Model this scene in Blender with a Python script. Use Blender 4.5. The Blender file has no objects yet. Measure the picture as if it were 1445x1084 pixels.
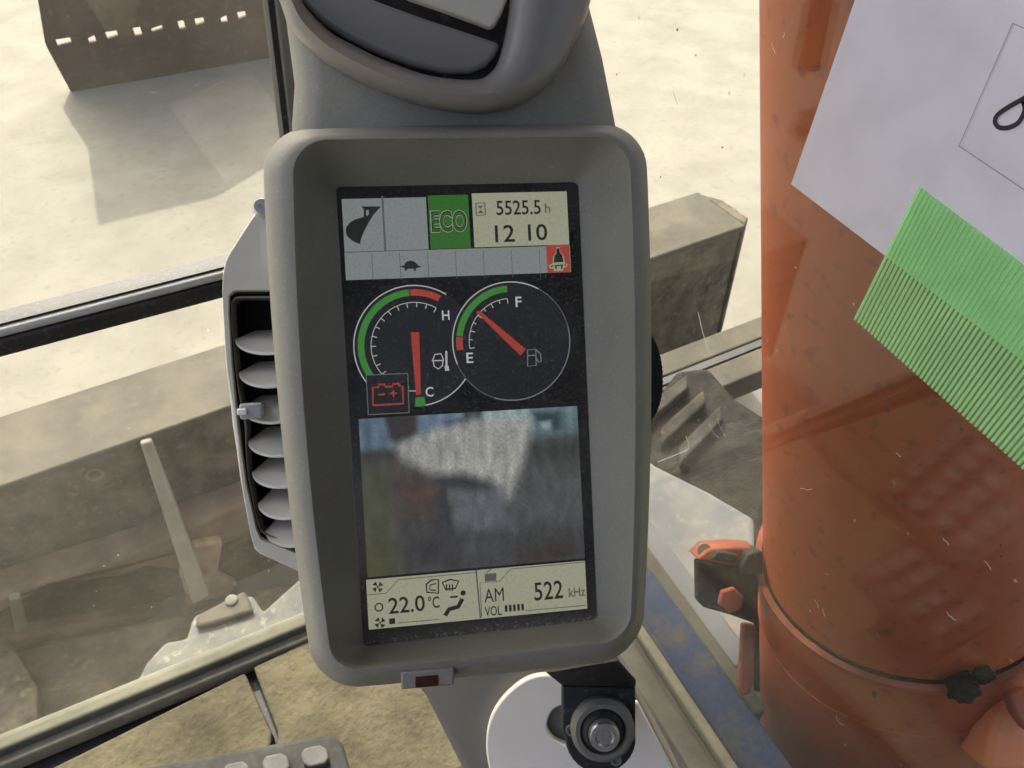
import bpy, bmesh, math, random
from mathutils import Vector, Matrix, noise
import numpy as np
random.seed(7)
rad = math.radians
SC = bpy.context.scene
COL = SC.collection

# ---------------------------------------------------------------- camera
F, CX, CY = 1134.0, 722.5, 542.0            # focal length and centre in photograph pixels
PITCH, YAW = rad(43.6), rad(26.2)
CAM = Vector((0, 0, 1.9))
cd = bpy.data.cameras.new('camera'); cam = bpy.data.objects.new('camera', cd); COL.objects.link(cam)
cd.sensor_width = 36; cd.lens = 36 * F / 1445; cd.clip_start = .01; cd.clip_end = 500
cam.location = CAM; cam.rotation_euler = (math.pi / 2 - PITCH, 0, -YAW)
cd.dof.use_dof = True; cd.dof.focus_distance = .30; cd.dof.aperture_fstop = 64
SC.camera = cam
# ---------------------------------------------------------------- sky and sun
SUN_EL, SUN_AZ = rad(50), rad(6)            # sun ahead of the cab, clockwise from +Y
w = bpy.data.worlds.new('World'); SC.world = w; w.use_nodes = True
nt = w.node_tree; bg = nt.nodes['Background']
sky = nt.nodes.new('ShaderNodeTexSky'); sky.sky_type = 'NISHITA'; sky.sun_disc = False
sky.sun_elevation = SUN_EL; sky.sun_rotation = SUN_AZ; sky.dust_density = 9.0; sky.air_density = .7; sky.ozone_density = .6
nt.links.new(sky.outputs[0], bg.inputs[0]); bg.inputs[1].default_value = .15
sd = bpy.data.lights.new('sun', 'SUN'); sun = bpy.data.objects.new('sun', sd); COL.objects.link(sun)
sd.energy = 2.0; sd.angle = rad(.6); sd.color = (1, .94, .84)
sdir = Vector((math.sin(SUN_AZ) * math.cos(SUN_EL), math.cos(SUN_AZ) * math.cos(SUN_EL), math.sin(SUN_EL)))
sun.rotation_euler = sdir.to_track_quat('Z', 'Y').to_euler()
vs = SC.view_settings
vs.view_transform = 'Standard'; vs.look = 'None'; vs.gamma = 1; vs.exposure = 1.9; vs.use_curve_mapping = False
SC.cycles.max_bounces = 10; SC.cycles.transparent_max_bounces = 24

# ---------------------------------------------------------------- survey helpers (photo pixel -> point on a real plane)
HH = Vector((math.sin(YAW), math.cos(YAW), 0)); RR = Vector((math.cos(YAW), -math.sin(YAW), 0)); ZZ = Vector((0, 0, 1))
FW = HH * math.cos(PITCH) - ZZ * math.sin(PITCH); UP = HH * math.sin(PITCH) + ZZ * math.cos(PITCH)
def ray(px, py): return RR * ((px - CX) / F) + UP * ((CY - py) / F) + FW
def dep(px, py, d): return CAM + ray(px, py) * d
def hz(px, py, z): r = ray(px, py); return CAM + r * ((z - CAM.z) / r.z)
def onY(px, py, y): r = ray(px, py); return CAM + r * (y / r.y)
def onX(px, py, x): r = ray(px, py); return CAM + r * (x / r.x)
def onP(px, py, p0, n): r = ray(px, py); return CAM + r * ((p0 - CAM).dot(n) / r.dot(n))

# ---------------------------------------------------------------- object helpers
def tag(o, label=None, cat=None, group=None, kind=None):
    for k, v in (('label', label), ('category', cat), ('group', group), ('kind', kind)):
        if v: o[k] = v
    return o
def thing(name, mat4, label, cat, group=None):
    o = bpy.data.objects.new(name, None); COL.objects.link(o); o.empty_display_size = .05
    o.matrix_world = mat4 if isinstance(mat4, Matrix) else Matrix.Translation(mat4)
    return tag(o, label, cat, group)
def mesh(name, verts, faces, mat, parent=None, smooth=None, local=False, bevel=0, seg=3):
    """one mesh object; world-space verts unless local=True (then in the frame of the thing)"""
    me = bpy.data.meshes.new(name)
    verts = [Vector(v) for v in verts]
    if parent is not None and not local:
        inv = wm(parent).inverted(); verts = [inv @ v for v in verts]
    me.from_pydata([tuple(v) for v in verts], [], faces); me.validate()
    bm = bmesh.new(); bm.from_mesh(me); bmesh.ops.recalc_face_normals(bm, faces=bm.faces); bm.to_mesh(me); bm.free()
    o = bpy.data.objects.new(name, me); COL.objects.link(o)
    if parent is not None: o.parent = parent
    if mat: me.materials.append(mat)
    if smooth is not None:
        for p in me.polygons: p.use_smooth = True
        me.set_sharp_from_angle(angle=rad(smooth))
    if bevel:
        b = o.modifiers.new('bevel', 'BEVEL'); b.width = bevel; b.segments = seg; b.limit_method = 'ANGLE'; b.angle_limit = rad(30)
        b.harden_normals = False
        for p in me.polygons: p.use_smooth = True
        me.set_sharp_from_angle(angle=rad(50))
    return o
def wm(o):
    m = o.matrix_basis.copy()
    while o.parent: o = o.parent; m = o.matrix_basis @ m
    return m
def prism(bottom, top):
    n = len(bottom); v = list(bottom) + list(top)
    f = [tuple(range(n)), tuple(range(n, 2 * n))] + [(i, (i + 1) % n, n + (i + 1) % n, n + i) for i in range(n)]
    return v, f
def extr(poly, vec): return prism(poly, [Vector(p) + Vector(vec) for p in poly])
def boxv(a, b):
    (x0, y0, z0), (x1, y1, z1) = a, b
    return prism([Vector((x0, y0, z0)), Vector((x1, y0, z0)), Vector((x1, y1, z0)), Vector((x0, y1, z0))],
                 [Vector((x0, y0, z1)), Vector((x1, y0, z1)), Vector((x1, y1, z1)), Vector((x0, y1, z1))])
def join(*vf):
    V, Fc = [], []
    for v, f in vf:
        k = len(V); V += list(v); Fc += [tuple(i + k for i in q) for q in f]
    return V, Fc
def loft(loops, cap0=True, cap1=True, closed=True):
    n = len(loops[0]); V = [p for l in loops for p in l]; Fc = []
    for k in range(len(loops) - 1):
        for i in range(n if closed else n - 1):
            j = (i + 1) % n; Fc.append((k * n + i, k * n + j, (k + 1) * n + j, (k + 1) * n + i))
    if cap0: Fc.append(tuple(range(n)))
    if cap1: Fc.append(tuple(range((len(loops) - 1) * n, len(loops) * n)))
    return V, Fc
def tube(pts, r, n=10):
    pts = [Vector(p) for p in pts]; loops = []
    ref = None
    for i, p in enumerate(pts):
        t = (pts[min(i + 1, len(pts) - 1)] - pts[max(i - 1, 0)]).normalized()
        if ref is None: ref = t.orthogonal()
        a = (ref - t * ref.dot(t)).normalized(); b = t.cross(a); ref = a
        rr = r[i] if isinstance(r, (list, tuple)) else r
        loops.append([p + a * (rr * math.cos(2 * math.pi * k / n)) + b * (rr * math.sin(2 * math.pi * k / n)) for k in range(n)])
    return loft(loops)
def ring(c, a, b, r, n=48, a0=0, a1=2 * math.pi):
    return [c + a * (r * math.cos(a0 + (a1 - a0) * k / n)) + b * (r * math.sin(a0 + (a1 - a0) * k / n)) for k in range(n)]
def lathe(c, axis, prof, n=48):
    axis = Vector(axis).normalized(); a = axis.orthogonal().normalized(); b = axis.cross(a)
    return loft([ring(c + axis * h, a, b, r, n) for r, h in prof])

# ---------------------------------------------------------------- materials
def srgb(r, g, b):
    f = lambda c: (c / 255 / 12.92) if c / 255 <= .04045 else ((c / 255 + .055) / 1.055) ** 2.4
    return (f(r), f(g), f(b), 1)
def mat(name, c1, c2=None, rough=.5, scale=5, metal=0, bump=0, bscale=None, detail=6, c3=None, speck=0, spscale=200,
        spcol=(.6, .56, .48, 1), stretch=(1, 1, 1), spec=.5, ramp=(.35, .65), bdist=.002):
    m = bpy.data.materials.new(name); m.use_nodes = True; t = m.node_tree; N = t.nodes; L = t.links
    p = N['Principled BSDF']; p.inputs['Roughness'].default_value = rough; p.inputs['Metallic'].default_value = metal
    p.inputs['Specular IOR Level'].default_value = spec
    tc = N.new('ShaderNodeTexCoord'); mp = N.new('ShaderNodeMapping'); L.new(tc.outputs['Object'], mp.inputs[0])
    mp.inputs['Scale'].default_value = stretch
    c1 = tuple(c1[:3]) + (1,); c2 = tuple((c2 or c1)[:3]) + (1,)
    n1 = N.new('ShaderNodeTexNoise'); n1.inputs['Scale'].default_value = scale; n1.inputs['Detail'].default_value = detail
    n1.inputs['Roughness'].default_value = .62
    L.new(mp.outputs[0], n1.inputs['Vector'])
    r = N.new('ShaderNodeValToRGB'); r.color_ramp.elements[0].position = ramp[0]; r.color_ramp.elements[1].position = ramp[1]
    r.color_ramp.elements[0].color = c1; r.color_ramp.elements[1].color = c2
    if c3: e = r.color_ramp.elements.new(min(.98, ramp[1] + .18)); e.color = tuple(c3[:3]) + (1,)
    L.new(n1.outputs[0], r.inputs[0]); out = r.outputs[0]
    if speck:
        n2 = N.new('ShaderNodeTexNoise'); n2.inputs['Scale'].default_value = spscale; n2.inputs['Detail'].default_value = 3
        L.new(tc.outputs['Object'], n2.inputs['Vector'])
        r2 = N.new('ShaderNodeValToRGB'); r2.color_ramp.elements[0].position = .58; r2.color_ramp.elements[1].position = .72
        r2.color_ramp.elements[1].color = (speck, speck, speck, 1); L.new(n2.outputs[0], r2.inputs[0])
        mx = N.new('ShaderNodeMix'); mx.data_type = 'RGBA'; L.new(r2.outputs[0], mx.inputs[0]); L.new(out, mx.inputs[6])
        mx.inputs[7].default_value = spcol; out = mx.outputs[2]
    L.new(out, p.inputs['Base Color'])
    if bump:
        n3 = N.new('ShaderNodeTexNoise'); n3.inputs['Scale'].default_value = bscale or scale * 8; n3.inputs['Detail'].default_value = 4
        L.new(mp.outputs[0], n3.inputs['Vector'])
        bp = N.new('ShaderNodeBump'); bp.inputs['Strength'].default_value = bump; bp.inputs['Distance'].default_value = bdist
        L.new(n3.outputs[0], bp.inputs['Height']); L.new(bp.outputs[0], p.inputs['Normal'])
    return m
def glow(name, col, e=1.0, base=None):
    """a lit pixel of the display: a little diffuse reflection plus its own light"""
    m = bpy.data.materials.new(name); m.use_nodes = True; p = m.node_tree.nodes['Principled BSDF']
    p.inputs['Base Color'].default_value = base or (.02, .02, .02, 1); p.inputs['Roughness'].default_value = .35
    p.inputs['Emission Color'].default_value = col; p.inputs['Emission Strength'].default_value = e * SCREEN
    return m
SCREEN = .195
def glass(name, dirt=.05, tint=(.93, .95, .93), dscale=60, speck=.5, grime=.12):
    m = bpy.data.materials.new(name); m.use_nodes = True; t = m.node_tree; N = t.nodes; L = t.links
    N.remove(N['Principled BSDF']); o = N['Material Output']
    tr = N.new('ShaderNodeBsdfTransparent'); tr.inputs[0].default_value = tint + (1,)
    gl = N.new('ShaderNodeBsdfGlossy'); gl.inputs['Roughness'].default_value = .015
    df = N.new('ShaderNodeBsdfDiffuse'); df.inputs[0].default_value = (.62, .58, .5, 1)
    tl = N.new('ShaderNodeBsdfTranslucent'); tl.inputs[0].default_value = (.62, .58, .5, 1)
    dd = N.new('ShaderNodeMixShader'); L.new(df.outputs[0], dd.inputs[1]); L.new(tl.outputs[0], dd.inputs[2])
    lw = N.new('ShaderNodeLayerWeight'); lw.inputs[0].default_value = .5
    pw = N.new('ShaderNodeMath'); pw.operation = 'POWER'; L.new(lw.outputs['Facing'], pw.inputs[0]); pw.inputs[1].default_value = 5
    ml = N.new('ShaderNodeMath'); ml.operation = 'MULTIPLY_ADD'; L.new(pw.outputs[0], ml.inputs[0]); ml.inputs[1].default_value = .9; ml.inputs[2].default_value = .042
    mx = N.new('ShaderNodeMixShader'); L.new(ml.outputs[0], mx.inputs[0]); L.new(tr.outputs[0], mx.inputs[1]); L.new(gl.outputs[0], mx.inputs[2])
    tc = N.new('ShaderNodeTexCoord')
    n1 = N.new('ShaderNodeTexNoise'); n1.inputs['Scale'].default_value = 5; n1.inputs['Detail'].default_value = 6; L.new(tc.outputs['Object'], n1.inputs['Vector'])
    r1 = N.new('ShaderNodeMapRange'); L.new(n1.outputs[0], r1.inputs[0]); r1.inputs[1].default_value = .38; r1.inputs[2].default_value = .8
    r1.inputs[3].default_value = dirt; r1.inputs[4].default_value = dirt + grime
    n2 = N.new('ShaderNodeTexVoronoi'); n2.inputs['Scale'].default_value = dscale; L.new(tc.outputs['Object'], n2.inputs['Vector'])
    r2 = N.new('ShaderNodeMapRange'); L.new(n2.outputs['Distance'], r2.inputs[0]); r2.inputs[1].default_value = .035; r2.inputs[2].default_value = .07
    r2.inputs[3].default_value = speck; r2.inputs[4].default_value = 0
    n3 = N.new('ShaderNodeTexNoise'); n3.inputs['Scale'].default_value = 9; L.new(tc.outputs['Object'], n3.inputs['Vector'])
    r3 = N.new('ShaderNodeMapRange'); L.new(n3.outputs[0], r3.inputs[0]); r3.inputs[1].default_value = .5; r3.inputs[2].default_value = .62
    mm = N.new('ShaderNodeMath'); mm.operation = 'MULTIPLY'; L.new(r2.outputs[0], mm.inputs[0]); L.new(r3.outputs[0], mm.inputs[1])
    ad = N.new('ShaderNodeMath'); ad.operation = 'ADD'; ad.use_clamp = True; L.new(r1.outputs[0], ad.inputs[0]); L.new(mm.outputs[0], ad.inputs[1])
    fm = N.new('ShaderNodeMixShader'); L.new(ad.outputs[0], fm.inputs[0]); L.new(mx.outputs[0], fm.inputs[1]); L.new(dd.outputs[0], fm.inputs[2])
    L.new(fm.outputs[0], o.inputs['Surface'])
    return m

M = {}
M['concrete'] = mat('concrete', (.146, .138, .112), (.192, .182, .149), .9, 3.2, bump=.45, bscale=160, c3=(.178, .166, .130), detail=12, ramp=(.28, .62), speck=.55, spscale=28, spcol=(.128, .117, .09, 1), bdist=.004, spec=.15)
M['plastic'] = mat('grey_plastic', (0.244, 0.23, 0.179), (0.29, 0.275, 0.216), .6, 14, bump=.35, bscale=800, speck=.5, spscale=760, spcol=(0.387, 0.363, 0.284, 1), bdist=.0004)
M['plastic_light'] = mat('light_grey_plastic', (0.557, 0.521, 0.424), (0.634, 0.598, 0.494), .5, 9, bump=.2, bscale=900, speck=.2, spscale=300, bdist=.0004)
M['plastic_sheen'] = mat('satin_grey_plastic', (0.235, 0.214, 0.185), (0.275, 0.25, 0.217), .36, 14, bump=.1, bscale=1500, bdist=.0003)
M['plastic_dark'] = mat('dark_grey_plastic', (0.165, 0.151, 0.12), (0.204, 0.188, 0.151), .55, 10, bump=.1, bscale=1200, bdist=.0004)
M['black'] = mat('black_rubber', (.012, .012, .012), (.022, .021, .02), .6, 30, bump=.1, speck=.08, spscale=300)
M['slat'] = mat('pale_blue_grey_plastic', (0.832, 0.792, 0.693), (0.9, 0.881, 0.774), .35, 20)
M['knob'] = mat('knob_grey_plastic', (.33, .33, .33), (.38, .38, .38), .45, 60, bump=.1)
M['orange'] = mat('orange_paint', (0.36, 0.074, 0.018), (0.423, 0.094, 0.026), .6, 5, bump=.15, bscale=120, speck=.55, spscale=75, spcol=(0.144, 0.041, 0.016, 1), c3=(0.396, 0.108, 0.045), bdist=.001, spec=.2)
M['orange_lifted'] = mat('lifted_orange_paint', (.72, .22, .08), (.80, .27, .11), .5, 12, bump=.1)  # orange lightened to offset the boom's shade on the lugs
M['orange_worn'] = mat('worn_orange_paint', (0.19, 0.057, 0.028), (0.399, 0.123, 0.067), .5, 14, bump=.1, speck=.3, spscale=90, spcol=(0.095, 0.067, 0.048, 1), spec=.12)
M['steel_dirty'] = mat('dirty_dark_steel', (0.035, 0.031, 0.022), (0.138, 0.119, 0.079), .75, 13, bump=.6, bscale=45, speck=.45, spscale=48, spcol=(0.242, 0.204, 0.138, 1), bdist=.004, spec=.12)
M['steel_top'] = mat('dusty_grey_steel', (0.049, 0.045, 0.034), (0.08, 0.072, 0.051), .65, 9, bump=.35, bscale=50, speck=.3, spscale=40, spcol=(0.1, 0.088, 0.062, 1), c3=(0.072, 0.049, 0.031), detail=9, bdist=.003, spec=.12)
M['push'] = mat('muddy_olive_steel', (0.053, 0.047, 0.033), (0.135, 0.117, 0.079), .8, 8, bump=.5, bscale=40, speck=.4, spscale=45, spcol=(0.211, 0.182, 0.124, 1), bdist=.004, spec=.12)
M['rib'] = mat('dusty_beige_steel', (.22, .20, .15), (.31, .28, .21), .8, 14, bump=.3, spec=.12)
M['peach'] = mat('peach_rust', (.26, .175, .105), (.42, .31, .20), .85, 18, bump=.5, bscale=80, c3=(.20, .13, .08), bdist=.004, spec=.12)
M['deck_steel'] = mat('lifted_blue_grey_deck', (.19, .205, .20), (.30, .30, .26), .8, 9, bump=.2, speck=.35, spscale=70, spcol=(.40, .38, .30, 1), c3=(.22, .24, .25), spec=.15)  # lighter copy of the bracket's blue-grey steel, lifted to offset boom shade
M['rust'] = mat('rusty_steel', (0.102, 0.074, 0.05), (0.204, 0.154, 0.106), .8, 9, bump=.4, bscale=60, c3=(0.288, 0.222, 0.15), bdist=.004, spec=.12)
M['bucket'] = mat('brown_worn_steel', (0.029, 0.017, 0.01), (0.072, 0.044, 0.027), .8, 6, bump=.4, bscale=30, speck=.2, spscale=30, spcol=(0.221, 0.172, 0.123, 1), bdist=.006, spec=.12)
M['blue_steel'] = mat('pale_blue_grey_steel', (0.068, 0.074, 0.072), (0.13, 0.126, 0.108), .85, 13, bump=.15, speck=.25, spscale=80, spcol=(0.396, 0.374, 0.302, 1), c3=(0.101, 0.112, 0.119), spec=.12)
M['blue_film'] = mat('scuffed_blue_paint', (0.086, 0.081, 0.065), (0.032, 0.052, 0.101), .85, 20, speck=.4, spscale=90, spcol=(0.108, 0.104, 0.081, 1), c3=(0.054, 0.072, 0.108), ramp=(.36, .52), spec=.12)
M['olive'] = mat('olive_dusty_steel', (0.088, 0.086, 0.066), (0.141, 0.134, 0.103), .85, 12, bump=.2, speck=.2, spscale=120, spcol=(0.044, 0.04, 0.031, 1), spec=.12)
M['grey_band'] = mat('smooth_grey_steel', (0.178, 0.19, 0.19), (0.226, 0.238, 0.231), .85, 10, spec=.12)
M['trim'] = mat('cream_trim', (0.232, 0.214, 0.15), (0.3, 0.277, 0.199), .85, 30, stretch=(1, 1, 1), bump=.15, spec=.15, speck=.35, spscale=130, spcol=(0.112, 0.101, 0.075, 1))
M['trim_grey'] = mat('grey_trim', (0.145, 0.14, 0.123), (0.187, 0.178, 0.153), .4, 20)
M['rail'] = mat('pale_rail_metal', (.42, .41, .38), (.5, .49, .45), .4, 20)
M['mat'] = mat('dusty_floor_mat', (.030, .027, .018), (.140, .122, .076), .9, 12, bump=.6, bscale=140, c3=(.10, .09, .065), detail=11, ramp=(.22, .72), speck=.5, spscale=110, spcol=(.045, .04, .03, 1), bdist=.004, spec=.12)
M['pedal'] = mat('dark_rubber_pedal', (.034, .034, .032), (.055, .054, .05), .8, 30, bump=.15, speck=.25, spscale=160, spcol=(.09, .085, .07, 1), spec=.08)
M['stud'] = mat('worn_grey_rubber', (0.081, 0.08, 0.076), (0.124, 0.122, 0.114), .8, 40, bump=.15, spec=.1)
M['sun_patch_plate'] = mat('pale_lilac_sun_patch', (0.84, 0.75, 0.646), (0.9, 0.824, 0.713), .5, 20, bump=.05)  # pale colour carries the sunlight patch, shared with the panel edge
M['metal'] = mat('bare_bolt_steel', (.55, .54, .52), (.75, .74, .72), .28, 60, metal=.9, bump=.1)
M['track'] = mat('black_track_rubber', (.018, .016, .014), (.05, .045, .036), .8, 12, bump=.5, speck=.3, spscale=60, spcol=(.11, .10, .075, 1), bdist=.004, spec=.12)
M['roof'] = mat('unseen_cab_grey', (.07, .07, .068), (.09, .09, .086), .8, 4)
M['mark'] = mat('black_ink', (.012, .012, .02), rough=.6)
M['line'] = mat('grey_print', (.36, .36, .38), rough=.7)
M['red_window'] = mat('dark_red_plastic', (.05, .012, .01), (.08, .02, .015), .25, 40)
M['grease'] = mat('black_grease', (.006, .005, .004), (.022, .019, .015), .75, 40, bump=.8, bscale=150, bdist=.004, spec=.12)
M['dirt'] = mat('brown_dirt', (.05, .035, .024), (.09, .065, .045), .9, 300)
M['scratch'] = mat('pale_scratch', (.75, .72, .64), rough=.6)
M['glass'] = glass('dusty_window_glass', .012, grime=.045)
M['glass_right'] = glass('clearer_window_glass', .010, dscale=45, grime=.04)

# paper and tape let light through
def thin(name, col, trans, stripes=None):
    m = bpy.data.materials.new(name); m.use_nodes = True; t = m.node_tree; N = t.nodes; L = t.links
    N.remove(N['Principled BSDF']); o = N['Material Output']
    d = N.new('ShaderNodeBsdfDiffuse'); tl = N.new('ShaderNodeBsdfTranslucent'); mx = N.new('ShaderNodeMixShader'); mx.inputs[0].default_value = trans
    tc = N.new('ShaderNodeTexCoord'); n = N.new('ShaderNodeTexNoise'); n.inputs['Scale'].default_value = 40; n.inputs['Detail'].default_value = 5
    L.new(tc.outputs['Object'], n.inputs['Vector'])
    r = N.new('ShaderNodeValToRGB'); r.color_ramp.elements[0].color = tuple(c * .93 for c in col) + (1,); r.color_ramp.elements[1].color = tuple(col) + (1,)
    r.color_ramp.elements[0].position = .3; r.color_ramp.elements[1].position = .6
    L.new(n.outputs[0], r.inputs[0]); L.new(r.outputs[0], d.inputs[0]); L.new(r.outputs[0], tl.inputs[0])
    bpn = N.new('ShaderNodeBump'); bpn.inputs['Strength'].default_value = .35; bpn.inputs['Distance'].default_value = .002; n4 = N.new('ShaderNodeTexNoise'); n4.inputs['Scale'].default_value = 26; L.new(tc.outputs['Object'], n4.inputs['Vector']); L.new(n4.outputs[0], bpn.inputs['Height']); L.new(bpn.outputs[0], d.inputs['Normal']); L.new(bpn.outputs[0], tl.inputs['Normal'])
    L.new(d.outputs[0], mx.inputs[1]); L.new(tl.outputs[0], mx.inputs[2]); out = mx.outputs[0]
    if stripes is not None:
        tp = N.new('ShaderNodeBsdfTransparent'); tp.inputs[0].default_value = (.80, .985, .75, 1)
        m2 = N.new('ShaderNodeMixShader'); m2.inputs[0].default_value = stripes; L.new(out, m2.inputs[1]); L.new(tp.outputs[0], m2.inputs[2]); out = m2.outputs[0]
    L.new(out, o.inputs['Surface'])
    return m
M['paper'] = thin('white_paper', (.88, .87, .93), .5)
M['tape'] = thin('green_tape_film', (.62, .95, .58), .5, .84)
M['tape_rib'] = thin('green_tape_thread', (.80, .98, .76), .5, .52)

# ================================================================= THE SETTING
mesh('ground', [(-120, -120, 0), (120, -120, 0), (120, 120, 0), (-120, 120, 0)], [(0, 1, 2, 3)], M['concrete'])['kind'] = 'structure'
FLOOR = 1.03; FY = .552; RX = .337          # cab floor height, front window plane, right window plane
v, f = boxv((-.34, -1.0, 2.50), (.46, 1.0, 2.58)); o = mesh('unseen_cab_roof', v, f, M['roof']); o['kind'] = 'structure'  # unseen roof, outline set to shade the console and admit light from left
v, f = boxv((-.8, -1.06, FLOOR - .06), (.46, -1.0, 2.58)); o = mesh('unseen_rear_wall', v, f, M['roof']); o['kind'] = 'structure'  # unseen wall behind the camera, kept dark to cut fill light

v, f = boxv((RX + .01, -1.0, FLOOR - .06), (RX + .06, -.02, 2.498)); o = mesh('right_shade_panel', v, f, M['roof']); o['kind'] = 'structure'  # unseen panel added to block light from the right rear

# ---- unseen machine body added below floor and behind deck to block ground light
v, f = join(boxv((-.8, -1.6, .42), (.315, .50, FLOOR - .065)), boxv((.315, -1.6, .42), (1.25, -.16, FLOOR - .08))); o = mesh('unseen_chassis', v, f, M['roof']); o['kind'] = 'structure'

# ---- cab floor with its two mats
v, f = boxv((-.8, -1.0, FLOOR - .06), (.312, .545, FLOOR - .022)); fl = mesh('cab_floor', v, f, M['black']); fl['kind'] = 'structure'
def quad_px(pts, z): return [hz(x, y, z) for x, y in pts]
A = quad_px([(72, 1084), (345, 949), (383, 1033), (330, 1400), (-500, 1500), (-300, 1268)], FLOOR)
v, f = extr(A, (0, 0, -.021)); mesh('floor_mat', v, f, M['mat'], fl, bevel=.003)
B = quad_px([(357, 941), (440, 902), (640, 812), (700, 900), (900, 1500), (345, 1400), (392, 1032)], FLOOR)
v, f = extr(B, (0, 0, -.021)); mesh('floor_mat', v, f, M['mat'], fl, bevel=.003)

# ---- unseen seat added behind the camera: its dark bulk shades the console from below
M['fabric'] = mat('unseen_seat_fabric', (.028, .028, .03), (.045, .045, .048), .9, 40, bump=.3)
seat = thing('unseen_shade_seat', Vector((-.16, -.40, FLOOR)), 'unseen dark seat shape added behind the camera to shade the console', 'seat')
v, f = boxv((-.42, -.66, FLOOR + .36), (.12, -.08, FLOOR + .50)); mesh('shade_seat_cushion', v, f, M['fabric'], seat, bevel=.04)
v, f = boxv((-.40, -.80, FLOOR + .46), (.10, -.665, FLOOR + 1.12)); mesh('shade_seat_backrest', v, f, M['fabric'], seat, bevel=.04)
v, f = boxv((-.32, -.60, FLOOR), (.02, -.18, FLOOR + .36)); mesh('shade_seat_base', v, f, M['black'], seat, bevel=.02)

# ---- front sill, gasket and window bars
SY = hz(180, 1006, FLOOR + .004).y
sill = thing('front_window_sill', Vector((-.3, FY, FLOOR)), 'cream metal sill running along the bottom of the left window', 'sill')
v, f = boxv((-.9, SY, FLOOR - .02), (.33, FY + .012, FLOOR + .004)); mesh('ledge', v, f, M['trim'], sill, bevel=.004)
v, f = boxv((-.9, FY - .010, FLOOR + .004), (.33, FY + .010, FLOOR + .018)); mesh('glass_channel', v, f, M['olive'], sill, bevel=.004)

# right sill
sill = thing('right_window_sill', Vector((RX, .2, FLOOR)), 'cream metal sill under the right window, beside the black seam', 'sill')
v, f = boxv((.312, -.6, FLOOR - .03), (RX + .008, FY, FLOOR - .004)); mesh('ledge', v, f, M['olive'], sill, bevel=.003)
v, f = boxv((RX + .008, -.6, FLOOR - .03), (RX + .020, FY, FLOOR + .006)); mesh('outer_edge', v, f, M['trim'], sill, bevel=.003)
v, f = boxv((.303, -.6, FLOOR - .03), (.3115, FY, FLOOR - .001)); mesh('black_seam', v, f, M['black'], sill)

# crossbar between the upper and the lower front pane, on the line of the photo
a0, a1 = onY(-40, 482, FY), onY(420, 364, FY)
bar = thing('window_crossbar', a0, 'black and grey bar crossing the left window between two panes', 'window bar')
def barbox(p, q, zlo, zhi, y0, y1):
    return prism([Vector((p.x, y0, p.z + zlo)), Vector((q.x, y0, q.z + zlo)), Vector((q.x, y1, q.z + zlo)), Vector((p.x, y1, p.z + zlo))],
                 [Vector((p.x, y0, p.z + zhi)), Vector((q.x, y0, q.z + zhi)), Vector((q.x, y1, q.z + zhi)), Vector((p.x, y1, p.z + zhi))])
zb = (a0.z + a1.z) / 2; a0.z = a1.z = zb
v, f = barbox(a0, a1, -.011, .003, FY - .012, FY + .012); mesh('black_seal', v, f, M['black'], bar, bevel=.002)
v, f = barbox(a0, a1, .003, .0105, FY - .010, FY + .012); mesh('grey_rail', v, f, M['rail'], bar, bevel=.003)
v, f = barbox(a0, a1,   .0105, .0125, FY - .006, FY + .010); mesh('upper_seal', v, f, M['black'], bar)
BARZ = zb

b0, b1 = onY(374, -60, FY), onY(412, 260, FY)
post = thing('window_post', b1, 'slim dark upright post at the edge of the left window', 'window post')
d = (b1 - b0); wv = Vector((.010, 0, 0))
def upright(x0, x1, y0, y1):
    q = [Vector((x0, y0, 0)), Vector((x1, y0, 0)), Vector((x1, y1, 0)), Vector((x0, y1, 0))]
    return prism([b0 + p for p in q], [b1 + p for p in q])
v, f = upright(-.004, .000, -.012, .004); mesh('outer_edge', v, f, M['black'], post)
v, f = upright(.000, .009, -.014, .004); mesh('grey_strip', v, f, M['trim_grey'], post, bevel=.002)
v, f = upright(.009, .017, -.016, .004); mesh('black_seal', v, f, M['black'], post, bevel=.002)

g = tag(mesh('window_pane', *boxv((-.9, FY - .0025, BARZ + .012), (RX - .012, FY + .0025, 2.50)), M['glass']), 'dusty upper pane of the left window', 'window pane')
g = tag(mesh('window_pane', *boxv((-.9, FY - .0025, FLOOR + .018), (RX - .012, FY + .0025, BARZ - .009)), M['glass']), 'dusty lower pane of the left window, in front of the blade', 'window pane')
gr_ = tag(mesh('window_pane', *boxv((RX - .0025, -.9, FLOOR + .004), (RX + .0025, FY - .006, 2.50)), M['glass_right']), 'large right pane that carries the paper and green tape', 'window pane')

# ================================================================= OUTSIDE: BLADE, BUCKET, MACHINE
BZ = .55
p1, p2 = hz(0, 587, BZ), hz(985, 270, BZ)
ax = (p2 - p1).normalized(); nx = Vector((ax.y, -ax.x, 0))            # along the blade, and from its back edge towards the cab
p0 = p1 - ax * .55
T = abs((hz(186, 622, BZ) - p1).dot(nx)); L = (p2 - p0).length
blade = thing('dozer_blade', p0 - ZZ * BZ, 'long dirty grey steel dozer blade lying across the ground ahead', 'dozer blade')
def sec(profile, s0, s1): # profile (q towards cab, z), extruded along the blade
    return prism([p0 + ax * s0 + nx * q + ZZ * (z - BZ) for q, z in profile], [p0 + ax * s1 + nx * q + ZZ * (z - BZ) for q, z in profile])
v, f = sec([(0, BZ), (T, BZ), (T, BZ - .02), (.0, BZ - .02)], 0, L); mesh('top_cap', v, f, M['steel_top'], blade, bevel=.006)
v, f = sec([(T - .012, BZ - .02), (T - .012, .08), (T - .035, .08), (T - .035, BZ - .02)], 0, L - .01); mesh('face_plate', v, f, M['steel_dirty'], blade)
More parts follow.
